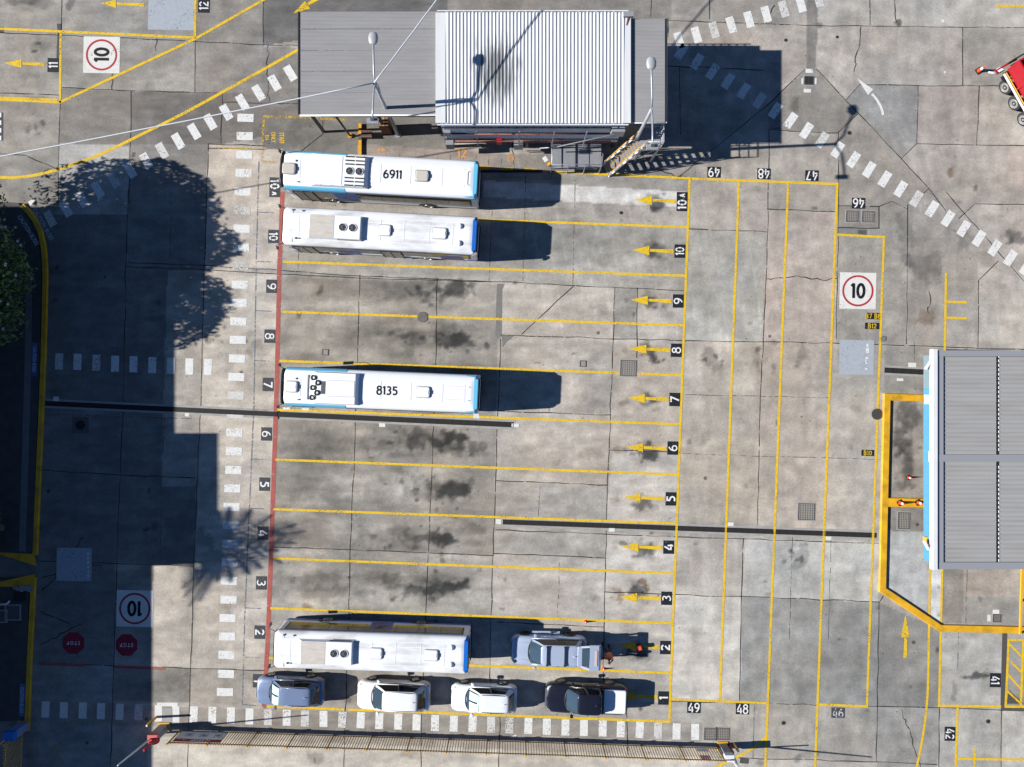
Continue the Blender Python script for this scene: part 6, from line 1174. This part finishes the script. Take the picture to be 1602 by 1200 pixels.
m = MB(); m.box(q0 - Vector((.05, 0, 0)) + Vector((0, 0, 1.5)), (.62, .03, .5), 0, math.atan2(u.y, u.x)); [m.box(q0 + Vector((-.25 + .14 * i, .02, 1.5)), (.05, .02, .4), 1) for i in range(4)]; o = m.obj("small_notice", [RED, WHITE2]); tag(o, "small red notice near the right end of the long fence", "sign")
A2 = G(37, 1143, .13); t2, u2, n2 = fence(A2, G(30, 1330, .13), 1.9, 3, "sand coloured railing gate at the bottom left corner")
def gatebox(px, py, w, h, c1, c2, label, rz=0):
    t = thing("gate_cabinet", label, "gate box", G(px, py), rz); m = MB(); m.box((0, 0, .04), (w + .2, w + .1, .08)); m.obj("plinth", YSTEEL, t); m = MB(); m.box((0, 0, h * .38 + .08), (w, w * .8, h * .76)); m.obj("cabinet", c1, t)
    m = MB(); m.box((0, 0, h * .88 + .06), (w + .1, w * .9, h * .24)); m.obj("lid", c2, t); m = MB(); m.box((w * .51, 0, h * .45), (.02, w * .5, h * .4)); m.obj("door", GREY, t)
gatebox(257, 1137.5, .55, 1.55, GREY, mat("faded_red_paint", P(214, 104, 98), .5), "grey gate box with a faded red lid at the left fence end"); gatebox(38, 1135, .62, 1.5, mat("blue_box", P(120, 150, 215), .5), mat("blue_lid", P(40, 120, 215), .45), "blue gate box at the lower left kerb end"); gatebox(1130, 1167, .5, 1.6, GREY, WHITE2, "grey and white gate box at the right fence end")
def bollard(px, py, h, label, r=.085, mt=YSTEEL, lean=(0, 0)):
    t = thing("bollard", label, "bollard", G(px, py), 0, "yellow bollards by the gates"); m = MB(); m.tube([(0, 0, 0), (lean[0], lean[1], h)], r, n=16); m.obj("post", mt, t); m = MB(); m.tube([(lean[0], lean[1], h), (lean[0], lean[1], h + .04)], [r, r * .5], n=16); m.obj("cap", REFL, t)
bollard(245, 1121.5, 1.25, "yellow bollard above the red lidded gate box"); bollard(249, 1146, 1.25, "yellow bollard below the red lidded gate box"); bollard(1147.5, 1163, 1.0, "yellow bollard right of the white lidded gate box")
t = thing("boom_barrier", "raised white boom arm rising from the red lidded gate box", "boom gate", G(254, 1139)); m = MB(); m.tube([GV(254, 1139, .9), G(184, 1198, 5.5)], [.06, .04], n=8); m.obj("boom_arm", WHITE2, t, True); m = MB(); m.tube([GV(254, 1141, .8), GV(254, 1142, 1.8)], .05, n=8, mi=0); m.obj("counterweight", RED, t, True)
t = thing("gate_signal", "small red signal disc behind the red lidded gate box", "signal", G(263, 1140)); m = MB(); m.tube([GV(263, 1141, 0), GV(263, 1141, 1.8)], .04, n=6); m.obj("post", WHITE2, t, True); m = MB(); m.tube([GV(263, 1140.5, 1.72), GV(263, 1138.8, 1.74)], .27, n=18); m.obj("disc", REDS, t, True); m = MB(); m.tube([GV(259, 1142, 1.5), GV(256, 1143, 2.6)], .07, n=8); m.obj("red_pole", RED, t, True)
t = thing("boom_barrier", "raised white boom arm at the right fence end, off the bottom edge", "boom gate", G(1140, 1168)); m = MB(); m.tube([GV(1140, 1166, .6), GV(1141, 1195, 5.4)], [.06, .045], n=8); m.obj("boom_arm", WHITE2, t, True); m = MB(); m.box(GV(1140, 1166, .5), (.12, .14, 1.0)); m.obj("hinge", RED, t, True)
t = thing("boom_barrier", "second thin white boom arm at the right fence end", "boom gate", G(1134, 1180)); m = MB(); m.tube([GV(1136, 1172, .6), GV(1137, 1172, 3.1)], .045, n=8); m.obj("boom_arm", WHITE2, t, True)
t = thing("boom_barrier", "white boom arm beside the blue gate box", "boom gate", G(33, 1141)); m = MB(); m.tube([GV(33, 1140, 1.0), GV(33, 1142, 4.5)], .05, n=8); m.obj("boom_arm", WHITE2, t, True)

# ------------------------------------------------------------------ trees and what stands beyond the left edge
LEAF = [mat("leaf_dark", (.028, .064, .016), .6, var=.25, vs=2), mat("leaf_mid", (.050, .105, .026), .6, var=.25, vs=2), mat("leaf_light", (.095, .165, .042), .55, var=.2)]
FLW = mat("pale_pink_blossom", (.72, .55, .60), .6)
def tree(name, label, lobes, trunk, nleaf, lsz, cat="tree", flowers=0, group=None):
    cx = sum(l[0][0] for l in lobes) / len(lobes); cy = sum(l[0][1] for l in lobes) / len(lobes); t = thing(name, label, cat, (trunk[0], trunk[1], 0), 0, group)
    r_ = np.random.default_rng(len(lobes) * 17 + nleaf); vol = np.array([l[1] ** 2 for l in lobes]); vol = vol / vol.sum(); vs = []; fs = []; ms = []; fl = MB()
    for i in range(nleaf):
        k = r_.choice(len(lobes), p=vol); (c, R, rz) = lobes[k][0], lobes[k][1], lobes[k][2]; d = r_.normal(size=3); d /= np.linalg.norm(d); d[2] = d[2] if r_.random() < .25 else abs(d[2])
        cl = .5 + .5 * math.sin(d[0] * 7 + k * 2) * math.sin(d[1] * 8 + k) * math.sin(d[2] * 6 + 1); rad = (1 - .35 * r_.random() ** 2) * (.86 + .16 * cl)
        p = np.array(c) + d * np.array([R, R, rz]) * rad; nrm = d + r_.normal(size=3) * .55; nrm /= np.linalg.norm(nrm); a = np.cross(nrm, r_.normal(size=3)); a /= np.linalg.norm(a); b_ = np.cross(nrm, a); s = lsz * (.6 + .8 * r_.random()); o = len(vs)
        vs += [tuple(p - a * s), tuple(p - b_ * s * .42 + nrm * s * .1), tuple(p + a * s), tuple(p + b_ * s * .42 + nrm * s * .1)]; fs.append([o, o + 1, o + 2, o + 3]); ms.append(2 if cl > .62 and r_.random() < .5 else (1 if r_.random() < .5 else 0))
    m = MB(); m.v = vs; m.f = fs; m.m = ms; m.sm = [False] * len(fs); m.obj("crown", LEAF, t, True)
    m = MB(); tp = Vector(trunk)
    m.tube([(tp.x, tp.y, 0), (tp.x + .1, tp.y + .05, trunk[2] * .5), (tp.x, tp.y, trunk[2])], [.28, .22, .17], n=10)
    for l in lobes: c = Vector(l[0]); m.tube([(tp.x, tp.y, trunk[2] * .8), Vector((tp.x, tp.y, trunk[2])).lerp(c, .5) + Vector((0, 0, .2)), tuple(c)], [.14, .09, .03], n=7)
    m.obj("trunk", mat("bark", (.11, .085, .065), .9, var=.2, bump=.5), t, True)
    if flowers:
        for i in range(flowers):
            k = r_.choice(len(lobes), p=vol); c, R, rz = lobes[k]; d = r_.normal(size=3); d /= np.linalg.norm(d); d[2] = abs(d[2]); p = Vector(np.array(c) + d * np.array([R, R, rz]) * 1.03)
            for q in range(6): a = q * 1.05; fl.add([p, p + Vector((.10 * math.cos(a), .10 * math.sin(a), .03)), p + Vector((.10 * math.cos(a + .8), .10 * math.sin(a + .8), .03))], [[0, 1, 2]])
        fl.obj("blossom", FLW, t, True)
    return t
def LB_(px, py, z, r, rz): return ((*[(px - CX) * K, -(py - CY) * K], z), r, rz)
tree("flowering_tree", "dark leafy tree with pale pink blossom at the left edge", [LB_(10,345,4.6,3.1,2.4), LB_(40,432,4.2,3.2,2.1), LB_(22,500,3.8,2.5,1.9), LB_(-30,400,6.0,3.9,2.4), LB_(-15,345,5.6,4.0,2.4), LB_(-70,470,5.6,3.4,2.2), LB_(-60,325,5.0,3.0,2.2), LB_(-14,326,4.6,1.7,1.7), LB_(50,482,5.9,1.9,1.5), LB_(24,502,5.7,2.5,1.8), LB_(62,398,6.2,1.6,1.3), LB_(48,500,3.4,2.1,1.7), LB_(58,440,3.2,2.0,1.6)],
     ((-20 - CX) * K, -(410 - CY) * K, 3.2), 30000, .165, flowers=240)
tree("leafy_shrub", "small green shrub low at the left edge", [LB_(12,806,1.6,.75,.7), LB_(2,838,1.3,.7,.6)], ((4 - CX) * K, -(825 - CY) * K, .9), 1500, .13, "shrub")
def palm(px, py, z, fl, nf, label, seed, fronds=None):
    r_ = random.Random(seed); x, y = (px - CX) * K, -(py - CY) * K; t = thing("palm_tree", label, "tree", (x, y, 0)); m = MB(); m.tube([(x, y, 0), (x + .15, y, z * .5), (x, y, z)], [.26, .2, .17], n=10); m.obj("trunk", MATS["bark"], t, True); m = MB()
    for k in range(nf if not fronds else len(fronds)):
        a = 2 * PI * k / nf + r_.uniform(-.15, .15); el = r_.uniform(.1, .9); L_ = fl * r_.uniform(.8, 1.1); prev = None
        if fronds: a, L_, el = math.radians(fronds[k][0]), fronds[k][1], .25
        for i in range(26):
            s = i / 25; p = Vector((x + math.cos(a) * L_ * s * math.cos(el * (1 - s)), y + math.sin(a) * L_ * s * math.cos(el * (1 - s)), z + (L_ * (.3 * s - .24 * s * s) if fronds else L_ * (.5 * el * s - .55 * s * s))))
            if prev is not None:
                m.bar(prev, p, .03, .03); sd = Vector((-math.sin(a), math.cos(a), 0)); ll = fl * .26 * math.sin(PI * (s * .85 + .12)) 
                for q in (-1, 1): e = p + sd * q * ll + Vector((math.cos(a) * ll * .5, math.sin(a) * ll * .5, -.25 * ll)); w_ = Vector((math.cos(a), math.sin(a), 0)) * .06; m.add([p - w_, p + w_, e], [[0, 1, 2]], 0)
            prev = p
    m.obj("crown", LEAF[1], t, True)
palm(-45, 868, 9.2, 4.0, 17, "tall palm beyond the left edge casting a star shadow", 3, [(14, 5.2), (8, 5.6), (0, 5.0), (-8, 4.0), (-18, 4.4), (-30, 3.4), (-44, 3.0), (28, 4.0), (45, 3.2), (-124, 4.4), (-117, 4.8), (-110, 4.2), (-130, 4.0), (-90, 2.6), (-70, 2.8), (180, 3), (150, 3), (100, 2.6), (70, 2.6)])
palm(-64, 846, 9.6, 2.1, 18, "bushy palm beyond the left edge", 8)
APT = thing("apartment_building", "tall stepped building beyond the left edge whose shade covers the yard", "building", ((-250 - CX) * K, -(800 - CY) * K, 0))
bw_ = mat("rendered_wall", P(190, 182, 172), .85, var=.05, vs=.6)
m = MB(); xw = -91
for (ya, yb, z, xq) in [(341, 698, 8.86, xw), (698, 816, 10.5, xw), (816, 901, 10.2, xw), (901, 1500, 8.0, xw)]:
    (a, b1), (c, d1) = g2(-420, ya), g2(xq, yb); m.box(((a + c) / 2, (b1 + d1) / 2, z / 2), (c - a, b1 - d1, z))
m.obj("wall", bw_, APT, True)
for i, y in enumerate(range(380, 1480, 60)):
    if i % 2 or True:
        for z in (1.6, 4.6): q = G(xw, y); m = MB(); m.box((q.x + .01, q.y, z), (.06, 1.3, 1.4)); w_ = m.obj("window", GLS, APT, True)
